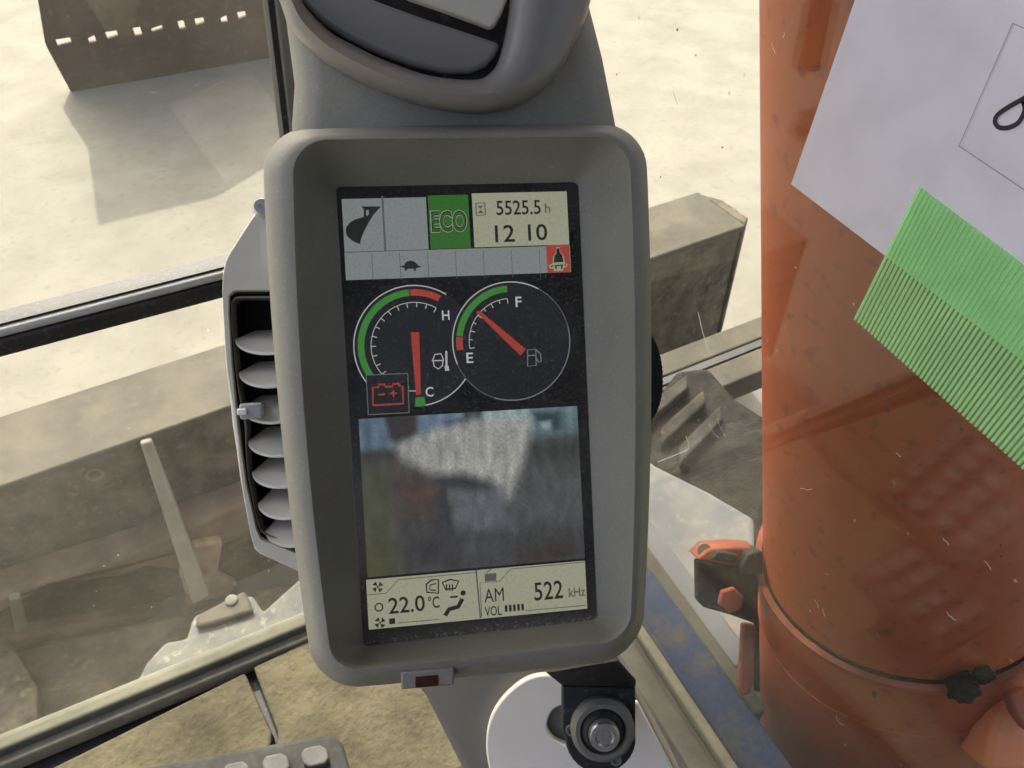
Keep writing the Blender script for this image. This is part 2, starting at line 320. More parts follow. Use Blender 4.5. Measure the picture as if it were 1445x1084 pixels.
cur = [(.005 - .06 * math.sin(math.pi * k / 8) , BZ - .02 - (BZ - .07) * k / 8) for k in range(9)]
v, f = sec(cur + [(T - .035, .07), (T - .035, BZ - .02)], .0, L - .004); mesh('mouldboard', v, f, M['steel_dirty'], blade)
e = [p2 + ax * 0, p2 + nx * T, p2 + nx * T + ax * .05 - nx * .03]
v, f = extr([p2 + nx * .02, p2 + ax * .035 + nx * .08, p2 + ax * .035 + nx * (T - .03), p2 + nx * (T - .005)], (0, 0, -BZ + .1)); mesh('end_plate', v, f, M['steel_dirty'], blade, bevel=.005)
# the blade's ribs, ledge and pocket that show through the lower pane
def rib_at(px0, px1, z0, z1, wdt, depth, m='steel_top', name='rib'):
    a = onP(*px0, p0 + nx * T, nx); b = onP(*px1, p0 + nx * (T + depth), nx)
    v_, f_ = prism([a - ax * wdt, a + ax * wdt, a + ax * wdt - nx * .06, a - ax * wdt - nx * .06],
                   [b - ax * wdt, b + ax * wdt, b + ax * wdt - nx * .12, b - ax * wdt - nx * .12])
    return mesh(name, v_, f_, M[m], blade, bevel=.006)
zz = lambda x, y: (x * .369, 560 + y * .369)
def slab(pts, q, th, m, name, bev=.006):
    v_, f_ = extr([onP(*zz(x, y), p0 + nx * (T + q), nx) for x, y in pts], -nx * th); return mesh(name, v_, f_, M[m], blade, bevel=bev)
slab([(-200, 850), (0, 772), (200, 700), (540, 590), (730, 490), (1000, 390), (1000, 520), (880, 560), (740, 600), (690, 668), (560, 655), (470, 690), (200, 725), (0, 830), (-200, 910)], .085, .09, 'rust', 'lower_ledge', .012)
fr = [onP(*zz(*p), p0 + nx * (T + q), nx) for p, q in (((537, 180), .012), ((582, 166), .012), ((805, 765), .20), ((738, 800), .20))]
v, f = prism(fr, [p - nx * q for p, q in zip(fr, (.02, .02, .20, .20))]); mesh('rib', v, f, M['rib'], blade, bevel=.006)
slab([(738, 575), (852, 555), (832, 690), (912, 722), (880, 760), (760, 790), (700, 900), (640, 935), (645, 905), (700, 850), (722, 790), (690, 690)], .11, .03, 'peach', 'gusset')
slab([(-200, 880), (0, 800), (200, 700), (480, 660), (690, 650), (735, 790), (700, 870), (400, 880), (0, 960), (-200, 1000)], .03, .03, 'track', 'pocket_shade')  # dark slab stands in for the shade inside the open pocket
slab([(-200, 985), (0, 935), (300, 880), (690, 815), (700, 850), (400, 890), (0, 985), (-200, 1040)], .07, .05, 'rust', 'lower_flange', .012)
def flat(pts, z, th, m, name, bev=.006):
    v_, f_ = extr([hz(*zz(x, y), z) for x, y in pts], (0, 0, -th)); return mesh(name, v_, f_, M[m], blade, bevel=bev)
flat([(-300, 1090), (60, 965), (400, 895), (720, 830), (900, 760), (1150, 700), (1150, 1100), (800, 1300), (-300, 1700)], .10, .03, 'push', 'push_frame_plate')
slab([(835, 660), (880, 575), (990, 510), (1150, 560), (1150, 900), (900, 800), (925, 720)], .07, .04, 'steel_dirty', 'side_plate')
flat([(-200, 880), (0, 900), (45, 950), (140, 1100), (140, 1300), (-200, 1300)], .16, .03, 'steel_dirty', 'step_plate')
bc = onP(133, 668, p0 + nx * (T - .012), nx); v, f = lathe(bc, nx, [(.020, -.01), (.020, .006), (.013, .006), (.012, -.002)], 24); mesh('boss', v, f, M['rust'], blade, smooth=40)
slab([(35, 780), (80, 770), (110, 890), (60, 905)], .12, .02, 'olive', 'tie_strip', .003)

# steel bracket of the blade arm, close under the lower pane
br = thing('arm_bracket', hz(300, 920, .55), 'pale blue-grey steel bracket with bolted clamp below the left window', 'bracket')
Zb = .72
poly = [(180, 985), (205, 935), (232, 905), (262, 900), (272, 868), (330, 845), (356, 838), (370, 862), (440, 800), (470, 860), (440, 900), (330, 1010), (200, 1040)]
v, f = extr([hz(x, y, Zb) for x, y in poly], (0, 0, -.10)); mesh('plate', v, f, M['blue_steel'], br, bevel=.008)
poly = [(276, 868), (345, 832), (358, 862), (300, 880), (275, 885)]
v, f = extr([hz(x, y, Zb + .012) for x, y in poly], (0, 0, -.012)); mesh('clamp', v, f, M['steel_top'], br, bevel=.006)
c = hz(327, 848, Zb + .012); v, f = lathe(c, ZZ, [(.010, 0), (.010, .004), (.007, .006)], 12); mesh('bolt', v, f, M['olive'], br, smooth=40)

# ---- bucket standing on the ground
q0, q1 = hz(100, 130, .0), hz(500, 62, .0)
bx_ = (q1 - q0); bx_.z = 0; BL = bx_.length; bx_.normalize(); bn = Vector((bx_.y, -bx_.x, 0))
bucket = thing('excavator_bucket', q0, 'brown worn steel excavator bucket standing on the concrete', 'bucket')
def bp(s, z, q=0): return q0 + bx_ * s + ZZ * z + bn * q
def onB(px, py): p = onP(px, py, q0, bn); return (p - q0).dot(bx_), p.z - q0.z
z5 = lambda x, y: (x * .461, y * .461)
holes = [((180, 150), (216, 120)), ((277, 140), (290, 112)), ((332, 128), (358, 98)), ((415, 113), (430, 86)), ((468, 104), (495, 74)), ((549, 86), (562, 60)), ((600, 76), (622, 48)), ((678, 66), (692, 38)), ((730, 54), (751, 29))]
hs = []
for a, b in holes:
    sa, za = onB(*z5(*a)); sb, zb_ = onB(*z5(*b)); mdl = (sa + sb) / 2; hwd = abs(sb - sa) * .5; hs.append((mdl - hwd, mdl + hwd, za, zb_))
zl = sum(h[2] for h in hs) / len(hs); zh = sum(h[3] for h in hs) / len(hs)
def bplate(poly, th, m, name, off=0, bev=.01):
    v_, f_ = extr([bp(s, z, off) for s, z in poly], -bn * th); return mesh(name, v_, f_, M[m], bucket, bevel=bev)
bplate([(0, 0), (BL, 0), (BL, zl), (-.03, zl)], .03, 'bucket', 'lower_lip', bev=.004)
xs = [-.03] + [x for h in hs for x in (h[0], h[1])] + [BL]
for k in range(0, len(xs), 2):
    bplate([(xs[k], zl), (xs[k + 1], zl), (xs[k + 1], zh), (xs[k], zh)], .03, 'bucket', 'lip_block', bev=0)
    if k and k % 4 == 2: bplate([(xs[k - 1] - .001, zl), (xs[k] + .001, zl), (xs[k] + .001, zl + (zh - zl) * .35), (xs[k - 1] - .001, zl + (zh - zl) * .12)], .028, 'bucket', 'lip_block', -.001, 0)
    if k and k % 6 == 4: bplate([(xs[k - 1] - .001, zh), (xs[k] + .001, zh), (xs[k] + .001, zh - (zh - zl) * .15), (xs[k - 1] - .001, zh - (zh - zl) * .4)], .028, 'bucket', 'lip_block', -.001, 0)
TOPL, TOPR = 1.80, .95
bplate([(-.03, zh), (BL, zh), (BL, TOPR), (BL * .40, TOPL - .02), (.15, TOPL), (.10, .9)], .03, 'bucket', 'back_plate', bev=.004)
bplate([(.02, zh + .02), (.07, zh + .02), (.07, .60), (.02, .60)], .22, 'bucket', 'side_cheek', -.031)
bplate([(BL - .05, zh + .02), (BL, zh + .02), (BL, TOPR), (BL - .05, TOPR)], .55, 'bucket', 'side_cheek', -.031)

# ---- upper machine deck, right of the cab
deck = thing('machine_deck', hz(1000, 800, .95), 'pale grey steel deck edge outside the right window, with a blue strip', 'machine deck')
DZ = .90
poly = [(860, 600), (925, 655), (1000, 692), (1066, 730), (1066, 1010), (1040, 1000), (880, 800)]
v, f = extr([hz(x, y, DZ) for x, y in poly], (0, 0, -.06)); mesh('deck_plate', v, f, M['deck_steel'], deck, bevel=.01)
def strip(x0, x1, y0, y1, z0, z1, m, name, bev=.004):
    v_, f_ = boxv((x0, y0, z0), (x1, y1, z1)); return mesh(name, v_, f_, M[m], deck, bevel=bev)
strip(RX + .0205, RX + .034, -.5, .60, FLOOR - .10, FLOOR - .026, 'olive', 'dusty_step')
strip(RX + .034, RX + .088, .0, .58, FLOOR - .10, FLOOR - .030, 'blue_film', 'blue_strip')
strip(RX + .088, RX + .108, .24, .55, FLOOR - .11, FLOOR - .036, 'olive', 'dusty_step')
strip(RX + .108, RX + .142, .30, .56, FLOOR - .12, FLOOR - .050, 'grey_band', 'grey_step')

# ---- track seen beyond the deck
trk = thing('crawler_track', hz(1010, 600, .3), 'dark dirty crawler track seen past the right side of the monitor', 'track')
poly = [(925, 560), (955, 520), (1000, 515), (1040, 560), (1120, 610), (1200, 800), (1000, 760), (900, 700)]
v, f = extr([hz(x, y, .62) for x, y in poly], (0, 0, -.55)); mesh('belt', v, f, M['grease'], trk, bevel=.02)
for k in range(3):
    a = hz(968 + k * 24, 548 + k * 22, .62); b = hz(905 + k * 26, 600 + k * 26, .62); dv = Vector((.012, .02, 0))
    v, f = extr([a - dv, a + dv, b + dv, b - dv], (0, 0, .025)); mesh('grouser', v, f, M['track'], trk, bevel=.005)
# steel channel lying behind the track
ch = thing('steel_channel', hz(1000, 480, .5), 'dusty pale steel rail crossing behind the orange tube', 'rail')
r0, r1 = hz(900, 512, .55), hz(1120, 428, .55); rn = Vector((r1.y - r0.y, r0.x - r1.x, 0)).normalized()
v, f = extr([r0, r1, r1 + rn * .07, r0 + rn * .07], (0, 0, -.05)); mesh('upper_flange', v, f, M['steel_top'], ch, bevel=.005)
v, f = extr([r0 + rn * .075, r1 + rn * .075, r1 + rn * .095, r0 + rn * .095], (0, 0, -.10)); mesh('groove', v, f, M['black'], ch)
v, f = extr([r0 + rn * .10, r1 + rn * .10, r1 + rn * .17, r0 + rn * .17], (0, 0, -.07)); mesh('lower_flange', v, f, M['steel_top'], ch, bevel=.005)

# ---- orange tube (boom cylinder guard) outside the right window
dA = .95; KD = dA / .80
tmid = dep(1258, 880, dA); tax = (RR * .32 - UP * 1.33 + FW).normalized(); TR_ = .1475
tA = tmid - tax * .80; tB = tmid + tax * .60
tubeo = thing('orange_tube', tB, 'thick orange painted steel tube standing outside the right window', 'tube')
def onTube(px, py, r):
    d_ = ray(px, py); o_ = CAM - tmid; dp = d_ - tax * d_.dot(tax); op_ = o_ - tax * o_.dot(tax)
    a_, b_, c_ = dp.dot(dp), 2 * dp.dot(op_), op_.dot(op_) - r * r; q = max(b_ * b_ - 4 * a_ * c_, 0); return CAM + d_ * ((-b_ - math.sqrt(q)) / (2 * a_))
mid = onTube(1258, 962, TR_)
tm = tA + tax * (mid - tA).dot(tax)
ta = tax.orthogonal().normalized()
v, f = loft([ring(p, ta, tax.cross(ta), TR_ - .003, 72) for p in (tA, tm)]); mesh('upper_tube', v, f, M['orange'], tubeo, smooth=40)
v, f = loft([ring(p, ta, tax.cross(ta), TR_ + .002, 72) for p in (tm, tB)]); mesh('lower_tube', v, f, M['orange'], tubeo, smooth=40)
tb = tax.cross(ta)
def band(p, h, r, m, name):
    v_, f_ = loft([ring(p, ta, tb, r - .004, 72), ring(p, ta, tb, r, 72), ring(p + tax * h, ta, tb, r, 72), ring(p + tax * h, ta, tb, r - .004, 72)]); return mesh(name, v_, f_, M[m], tubeo, smooth=40)
band(tm - tax * .003, .006, TR_ + .006, 'orange_worn', 'weld_rim')
band(tm - tax * .0075, .0045, TR_ - .0012, 'grease', 'grime_line')
band(tm + tax * .085, .004, TR_ + .0035, 'orange', 'lower_rim')
# lump of grease hanging at the rim
def lump(c, r, name, m, parent, sq=(1, 1, 1)):
    bm = bmesh.new(); bmesh.ops.create_icosphere(bm, subdivisions=4, radius=r)
    for vv in bm.verts:
        k = 1 + .55 * noise.noise(vv.co * (1.6 / r) + c * 9) + .22 * noise.noise(vv.co * (4 / r) + c * 9); vv.co = Vector((vv.co.x * sq[0], vv.co.y * sq[1], vv.co.z * sq[2])) * k
    V_ = [vv.co + c for vv in bm.verts]; Fc = [tuple(q.index for q in ff.verts) for ff in bm.faces]; bm.free()
    return mesh(name, V_, Fc, M[m], parent, smooth=60)
lump(onTube(1356, 970, TR_ + .006), .0125, 'grease_lump', 'grease', tubeo, (1, 1, 1.1))
lump(onTube(1388, 952, TR_ + .006), .007, 'grease_lump', 'grease', tubeo, (1.6, 1, .7))

# clamp on the left of the tube
cl = thing('hose_clamp', dep(1030, 820, .78), 'small dark clamp with an orange bolt, left of the orange tube', 'clamp')
def cpoly(pts, d, th, m, name, bev=.003, parent=None):
    v_, f_ = extr([dep(x, y, d * KD) for x, y in pts], FW * th); return mesh(name, v_, f_, M[m], parent or cl, bevel=bev)
cpoly([(984, 792), (1040, 802), (1068, 800), (1070, 882), (1030, 868), (994, 858), (985, 850)], .76, .02, 'grease', 'plate')
cpoly([(984, 790), (1000, 775), (1040, 772), (1072, 775), (1070, 800), (1040, 801)], .765, .05, 'orange_worn', 'top_plate')
cpoly([(1003, 790), (1012, 777), (1042, 783), (1040, 796)], .757, .015, 'black', 'slot')
cpoly([(1045, 800), (1055, 780), (1076, 776), (1078, 812), (1048, 812)], .752, .03, 'black', 'hose_end', .004)
c = dep(1029, 845, .755 * KD); a_, b_ = RR, UP
hexv = [c + a_ * (.0150 * math.cos(math.pi / 3 * k + .3)) + b_ * (.0150 * math.sin(math.pi / 3 * k + .3)) for k in range(6)]
v, f = extr(hexv, -FW * .009); mesh('bolt', v, f, M['orange_worn'], cl, bevel=.0025)
cpoly([(1048, 880), (1068, 884), (1066, 960), (1060, 980), (1048, 984), (1042, 972)], .775, .012, 'orange_worn', 'strap', .004)
c = dep(993, 776, .775 * KD); v, f = lathe(c, -FW, [(.004, 0), (.008, 0), (.008, .004), (.004, .004)], 16); mesh('washer', v, f, M['trim'], cl, smooth=40)

# lugs at the bottom right corner
lg = thing('orange_lug', dep(1430, 1000, .70), 'bright orange rounded lug at the bottom right of the tube', 'lug')
cpoly([(1392, 1090), (1398, 1040), (1410, 1005), (1430, 992), (1470, 990), (1480, 1090)], .66, .05, 'orange_lifted', 'body', .006, lg)
cpoly([(1425, 985), (1445, 975), (1475, 975), (1475, 1040), (1450, 1035), (1432, 1010)], .64, .015, 'orange_worn', 'pin_head', .004, lg)
lg = thing('orange_lug', dep(1440, 870, .72), 'orange rounded ear sticking out at the right side of the tube', 'lug')
cpoly([(1432, 850), (1445, 845), (1480, 850), (1480, 890), (1445, 888), (1434, 875)], .68, .04, 'orange_lifted', 'body', .006, lg)
cpoly([(1427, 885), (1445, 890), (1478, 895), (1478, 912), (1440, 908), (1425, 902)], .69, .03, 'grease', 'grease_seam', .003, lg)

# ---- unseen boom beam added overhead, outside the picture, and sized to shade the tube
boom = thing('boom', Vector((.72, 1.2, 2.15)), 'unseen orange boom beam, added above the tube to shade it', 'boom')
v, f = prism([Vector((.45, .1, 2.12)), Vector((.92, .1, 2.12)), Vector((.92, 2.3, 2.30)), Vector((.45, 2.3, 2.30))], [Vector((.45, .1, 2.52)), Vector((.92, .1, 2.52)), Vector((.92, 2.3, 2.62)), Vector((.45, 2.3, 2.62))]); mesh('unseen_boom_beam', v, f, M['orange'], boom, bevel=.02)

# ---- paper and green tape on the right pane
XP = RX - .0035
def xpoly(pts, x, th): return extr([onX(px, py, x) for px, py in pts], (-th, 0, 0))
pp = thing('paper_sheet', onX(1300, 150, XP), 'white paper sheet with black handwriting stuck on the right window', 'paper')
v, f = xpoly([(1207, 0), (1117, 260), (1445, 510), (1530, 570), (1760, 200), (1255, -140)], XP, .0003); mesh('sheet', v, f, M['paper'], pp)
def xline(pts, w_, x, m, name, parent, closed=False):
    P = [onX(px, py, x) for px, py in pts]; Vv = []; Fc = []
    n = len(P)
    for i, p in enumerate(P):
        t = (P[(i + 1) % n if closed else min(i + 1, n - 1)] - P[(i - 1) % n if closed else max(i - 1, 0)]).normalized()
        s = t.cross(Vector((1, 0, 0))) * w_ / 2; Vv += [p - s, p + s]
    for i in range(n if closed else n - 1): j = (i + 1) % n; Fc.append((2 * i, 2 * i + 1, 2 * j + 1, 2 * j))
    return mesh(name, Vv, Fc, m, parent)
xline([(1560, 90), (1429, 33), (1353, 206), (1560, 345)], .0006, XP - .0006, M['line'], 'printed_frame', pp)
def smooth_pts(P, n=8):
    out = []
    for i in range(len(P) - 1):
        a, b, c_, d_ = (Vector(P[max(i - 1, 0)]), Vector(P[i]), Vector(P[i + 1]), Vector(P[min(i + 2, len(P) - 1)]))
        for k in range(n):
            t = k / n; out.append(tuple(.5 * (2 * b + (c_ - a) * t + (2 * a - 5 * b + 4 * c_ - d_) * t * t + (3 * b - a - 3 * c_ + d_) * t ** 3)))
    return out + [tuple(P[-1])]
xline(smooth_pts([(1475, 110), (1452, 134), (1425, 150), (1408, 162), (1404, 172), (1410, 180), (1424, 180), (1438, 172), (1446, 155), (1443, 140), (1452, 158), (1475, 172)]), .0021, XP - .0006, M['mark'], 'handwriting', pp)
tp = thing('green_tape', onX(1330, 420, XP), 'translucent ribbed green tape strip holding the paper to the window', 'tape')
TL, BLt, TRt, BRt = (1297, 263), (1205, 449), (1600, 487), (1560, 750)
xt = XP - .0008
e0, e1 = onX(*TL, xt), onX(*BLt, xt); f0, f1 = onX(1445, 374, xt), onX(1445, 662, xt)
u0 = (f0 - e0).normalized(); u1 = (f1 - e1).normalized(); LT = .20
v, f = extr([e0, e0 + u0 * LT, e1 + u1 * LT, e1], (-.0002, 0, 0)); mesh('film', v, f, M['tape'], tp)
nr = int(LT / .0026)
for k in range(nr):
    s = LT * (k + .5) / nr; a = e0 + u0 * s; b = e1 + u1 * s
    t = (b - a).normalized(); wv = t.cross(Vector((1, 0, 0))) * .00062
    v, f = extr([a - wv, a + wv, b + wv, b - wv], (-.0007, 0, 0)); mesh('rib', v, f, M['tape_rib'], tp)
# scratches on the right pane
for pts in ([(985, 440), (992, 470), (1002, 500)], [(950, 128), (953, 140), (956, 148)], [(928, 652), (958, 640), (972, 632), (968, 616)]):
    xline(smooth_pts(pts), .0007, RX - .0031, M['scratch'], 'scratch', gr_)

rs = random.Random(5)
for x, y, a, l in ((1148, 845, 60, 14), (1160, 860, 65, 12), (1335, 862, 50, 16), (1340, 870, 20, 10), (1105, 45, 88, 10), (1090, 60, 85, 16), (1180, 1010, 60, 18), (1265, 640, 20, 8), (1330, 760, 40, 12), (1390, 790, 50, 16), (1130, 690, 5, 14), (1010, 590, 70, 30), (1000, 600, 60, 22), (1145, 905, 40, 8)):
    t_ = rad(a + rs.uniform(-8, 8)); P_ = [(x + math.cos(t_) * l * k / 3 + rs.uniform(-1.5, 1.5), y + math.sin(t_) * l * k / 3 + rs.uniform(-1.5, 1.5)) for k in range(4)]
    xline(smooth_pts(P_, 4), .00026, RX - .0031, M['scratch'], 'scratch', gr_)
for x, y, r_ in ((1253, 580, 4), (1250, 562, 2.5), (1356, 608, 5), (1323, 622, 2.5), (1298, 656, 2), (1332, 752, 4), (1412, 770, 3), (1413, 785, 3), (1236, 896, 3.5), (1262, 880, 2.5), (1234, 980, 6), (1228, 1007, 3), (1258, 1030, 2), (956, 42, 2.5), (982, 78, 1.5), (1019, 208, 1.8), (870, 105, 1.5), (932, 250, 1.5), (1245, 24, 2), (1405, 70, 1.8)):
    P_ = [onX(x + .7 * r_ * (.6 + .5 * rs.random()) * math.cos(k * .9), y + 1.0 * r_ * (.6 + .5 * rs.random()) * math.sin(k * .9), RX - .0031) for k in range(7)]
    mesh('dirt_speck', P_, [tuple(range(7))], M['dirt'], gr_)

# ================================================================= THE MONITOR CONSOLE
CAMM = Matrix.Translation(CAM) @ Matrix(((RR.x, UP.x, -FW.x), (RR.y, UP.y, -FW.y), (RR.z, UP.z, -FW.z))).to_4x4()
rv = Vector((.01612, .14062, .05426))
MONL = Matrix.Translation(Vector((-.01633, -.00964, -.29999))) @ Matrix.Rotation(rv.length, 4, rv.normalized())
MON = CAMM @ MONL; MINV = MON.inverted()
def S(px, py, z=0.0):                                # photo pixel -> local point of the monitor at height z above its display
    o_ = MINV @ CAM; r = MINV.to_3x3() @ ray(px, py); k = (z - o_.z) / r.z; return Vector((o_.x + r.x * k, o_.y + r.y * k, z))
PX = .3 / F
con = thing('monitor_console', MON, 'grey plastic monitor console with lit screen and air vents, in the middle', 'monitor')
def rquad(corners, radii, z, bulge=(0, 0, 0, 0), ns=14, nc=10, inset=0):
    """rounded quad TL,TR,BR,BL in photo pixels on the plane z; bulge per side top,right,bottom,left (m)"""
    P = [S(x, y, z) for x, y in corners]; cen = sum(P, Vector()) / 4
    if inset: 
        Q = []
        for i in range(4):
            a, b, c_ = P[i - 1], P[i], P[(i + 1) % 4]; d1 = (a - b).normalized(); d2 = (c_ - b).normalized(); s = math.sqrt(max(1e-6, 1 - d1.dot(d2) ** 2))
            Q.append(b + (d1 + d2) * (inset / s))
        P = Q
    out = []
    for i in range(4):
        b = P[i]; d1 = (P[i - 1] - b).normalized(); d2 = (P[(i + 1) % 4] - b).normalized(); r = max(radii[i] * PX - inset, .0004)
        s = b + d1 * r; e_ = b + d2 * r
        for k in range(nc):
            t = k / (nc - 1); # circular-ish arc by rational bezier
            w_ = .7071; den = (1 - t) ** 2 + 2 * w_ * t * (1 - t) + t * t
            out.append((s * (1 - t) ** 2 + b * (2 * w_ * t * (1 - t)) + e_ * t * t) / den)
        nb = P[(i + 1) % 4]; e2 = nb + (b - nb).normalized() * (max(radii[(i + 1) % 4] * PX - inset, .0004))
        for k in range(1, ns):
            out.append(e_.lerp(e2, k / ns))
    # bulge: push each point outward by a parabola along its side
    res = []
    for p in out:
        q = p.copy()
        for i in range(4):
            a, b = P[i], P[(i + 1) % 4]; d_ = b - a; t = (p - a).dot(d_) / d_.length_squared; nrm = Vector((-d_.y, d_.x, 0)).normalized()
            dist = (p - a).dot(-nrm); wgt = max(0, 1 - dist / .03) if dist >= 0 else 1
            q += nrm * (bulge[i] * max(0, 4 * t * (1 - t)) * wgt)
        res.append(q)
    return res
OC = [(370, 184), (910, 176), (905, 928), (446, 974)]; OR_ = [60, 64, 66, 62]
OBU = (.0012, .0034, .0008, .0036)
IC = [(420, 200), (884, 196), (886, 898), (474, 944)]; IR = [42, 46, 36, 34]; IBU = (.0002, .0022, .0004, .0030)
WC = [(474, 264), (816, 257), (843, 874), (513, 912)]; WR = [7, 9, 9, 7]
def mixq(A_, B_, t): return [(a[0] * (1 - t) + b[0] * t, a[1] * (1 - t) + b[1] * t) for a, b in zip(A_, B_)]
mk = lambda C_, R_, z, b, i=0: rquad(C_, R_, z, b, inset=i)
hl = [mk(OC, OR_, -.040, OBU, .010), mk(OC, OR_, -.022, OBU, .002), mk(OC, OR_, -.010, OBU, .0), mk(OC, OR_, .013, OBU, .0004), mk(OC, OR_, .0195, OBU, .0022)]
hl += [mk(mixq(OC, IC, .55), mixq([(r, 0) for r in OR_], [(r, 0) for r in IR], .55) and [r * .45 + s * .55 for r, s in zip(OR_, IR)], .0235, IBU)]
hl += [mk(mixq(OC, IC, .86), IR, .0240, IBU), mk(IC, IR, .0222, IBU), mk(mixq(IC, WC, .06), IR, .0195, IBU), mk(mixq(IC, WC, .5), [24, 26, 22, 20], .0105, (0, .0008, 0, .0012)),
       mk(mixq(IC, WC, .93), [9, 11, 11, 9], .0012, (0, 0, 0, 0)), mk(WC, WR, .0008, (0, 0, 0, 0)), mk(WC, WR, -.0015, (0, 0, 0, 0))]
v, f = loft(hl, cap0=True, cap1=False); bez = mesh('monitor_housing', v, f, M['plastic'], con, smooth=50, local=True)

# -- neck above the monitor
NK = [(413, 200), (412, 176), (416, 120), (408, 60), (396, -30), (392, -110), (800, -110), (826, -10), (850, 84), (868, 176), (871, 200)]
def nkl(z, ins):
    P = [S(x, y, z) for x, y in NK]; cen = sum(P, Vector()) / len(P)
    return [p + Vector((1 if p.x < cen.x else -1, 0, 0)) * ins for p in P]
v, f = loft([nkl(-.06, .004), nkl(-.020, .0), nkl(-.004, .0), nkl(.003, .0015), nkl(.0075, .0045), nkl(.010, .010)]); mesh('neck', v, f, M['plastic'], con, smooth=60, local=True)

# -- round air vent on top of the neck
def zo(pts, z): return [S(380 + x * .3875, y * .3875, z) for x, y in pts]
OUT = [(-60, -420), (20, -60), (45, 20), (85, 115), (180, 212), (290, 280), (400, 332), (500, 370), (600, 397), (690, 412), (760, 415), (830, 408), (900, 388), (960, 355), (1010, 315), (1060, 255), (1100, 180), (1140, 90), (1165, 0), (1185, -120), (1180, -420)]
INN = [(20, -420), (90, -60), (120, 5), (155, 52), (230, 122), (320, 172), (400, 212), (480, 244), (560, 270), (620, 282), (680, 290), (730, 292), (770, 288), (800, 272), (825, 245), (842, 205), (856, 155), (870, 80), (880, 0), (895, -120), (900, -420)]
def res(P, n=60):
    P = [Vector((x, y)) for x, y in smooth_pts(P, 6)]; ls = [0]
    for i in range(1, len(P)): ls.append(ls[-1] + (P[i] - P[i - 1]).length)
    out = []
    for k in range(n + 1):
        d_ = ls[-1] * k / n; i = max(j for j in range(len(ls)) if ls[j] <= d_ + 1e-9); i = min(i, len(P) - 2)
        t = (d_ - ls[i]) / max(ls[i + 1] - ls[i], 1e-9); out.append(tuple(P[i].lerp(P[i + 1], t)))
    return out
OUTs, INNs = smooth_pts(OUT, 6), smooth_pts(INN, 6)
def mx2(t): return [((a[0] * (1 - t) + b[0] * t), (a[1] * (1 - t) + b[1] * t)) for a, b in zip(OUTs, INNs)]
vent = None
RW = .0
RZ = .009
rl = [zo(mx2(t), z + RZ) for t, z in ((-.02, -.006), (0, .002), (.10, .011), (.30, .0165), (.55, .0185), (.80, .0170), (.95, .0135), (1.0, .0105), (1.02, -.004))]
v, f = loft(rl, False, False, closed=False); vent = mesh('top_vent', v, f, M['plastic_sheen'], con, smooth=60, local=True)
v, f = extr(zo([(60, -420), (115, 0), (240, 125), (480, 246), (680, 292), (770, 290), (835, 235), (880, 0), (900, -420)], .0115), (0, 0, -.003)); mesh('vent_cavity', v, f, M['black'], vent, local=True)
def flap(pts, zs, th, m, bev):
    P = [Vector(zo([p], z + RZ)[0]) for p, z in zip(pts, zs)]
    v_, f_ = prism(P, [p + Vector((0, 0, -th)) for p in P]); return mesh('flap', v_, f_, M[m], vent, local=True, bevel=bev, seg=4)
flap([(112, -8), (140, 30), (190, 78), (280, 135), (400, 192), (520, 235), (640, 262), (730, 262), (790, 238), (825, 195), (842, 155), (700, 108), (560, 62), (420, 12), (340, -20), (200, -60)],
     [.012, .0105, .009, .008, .007, .0065, .006, .006, .0065, .008, .0095, .0105, .012, .0135, .0145, .015], .004, 'plastic_sheen', .0015)
flap([(500, -12), (640, 36), (800, 96), (822, 92), (850, 40), (872, -20), (880, -150), (400, -150)], [.013, .012, .011, .011, .012, .0135, .016, .016], .004, 'plastic_light', .0012)

# -- side air vent with seven slats
SZ = -.016
z4 = lambda x, y: (290 + x * .5814, 230 + y * .5814)
HV = [(140, 90), (118, 118), (60, 205), (42, 240), (38, 290), (46, 480), (62, 640), (84, 780), (112, 925), (122, 950), (238, 1002), (300, 1002), (300, 90)]
HI = [(70, 308), (56, 318), (54, 345), (62, 480), (76, 630), (97, 780), (126, 908), (140, 918), (230, 952), (300, 952), (300, 308)]
HVp = [S(*z4(*p), SZ) for p in HV]
def ins2(P, d_):
    cen = sum(P, Vector()) / len(P); return [p + (cen - p).normalized() * d_ for p in P]
# frame: outer shell with an opening, built as loft from outer back -> outer front -> opening -> recess
NV = 60
def resamp(P, n):
    P = [Vector(p) for p in P] + [Vector(P[0])]; ls = [0]
    for i in range(1, len(P)): ls.append(ls[-1] + (P[i] - P[i - 1]).length)
    out = []
    for k in range(n):
        d_ = ls[-1] * k / n; i = 0
        while ls[i + 1] < d_: i += 1
        out.append(P[i].lerp(P[i + 1], (d_ - ls[i]) / max(ls[i + 1] - ls[i], 1e-9)))
    return out
o0 = [S(*z4(*p), SZ) for p in HV]; i0 = [S(*z4(*p), SZ + .0005) for p in HI]
def align(O, I, n=120):
    cen = sum(I, Vector()) / len(I)
    def star(P):
        Q = []; m_ = len(P)
        for k in range(n):
            a = 2 * math.pi * k / n; d_ = Vector((math.cos(a), math.sin(a), 0)); best = None
            for i in range(m_):
                p, q = P[i] - cen, P[(i + 1) % m_] - cen; e_ = q - p; den = d_.x * e_.y - d_.y * e_.x
                if abs(den) < 1e-12: continue
                t = (p.x * e_.y - p.y * e_.x) / den; u_ = (p.x * d_.y - p.y * d_.x) / den
                if t > 0 and -1e-6 <= u_ <= 1 + 1e-6 and (best is None or t > best): best = t
            Q.append(cen + d_ * best)
        return Q
    return star(O), star(I), cen
so, si, cen = align(o0, i0, 160)
shift = lambda P, z: [Vector((p.x, p.y, p.z + z)) for p in P]
toward = lambda P, c_, d_: [p + (c_ - p).normalized() * d_ for p in P]
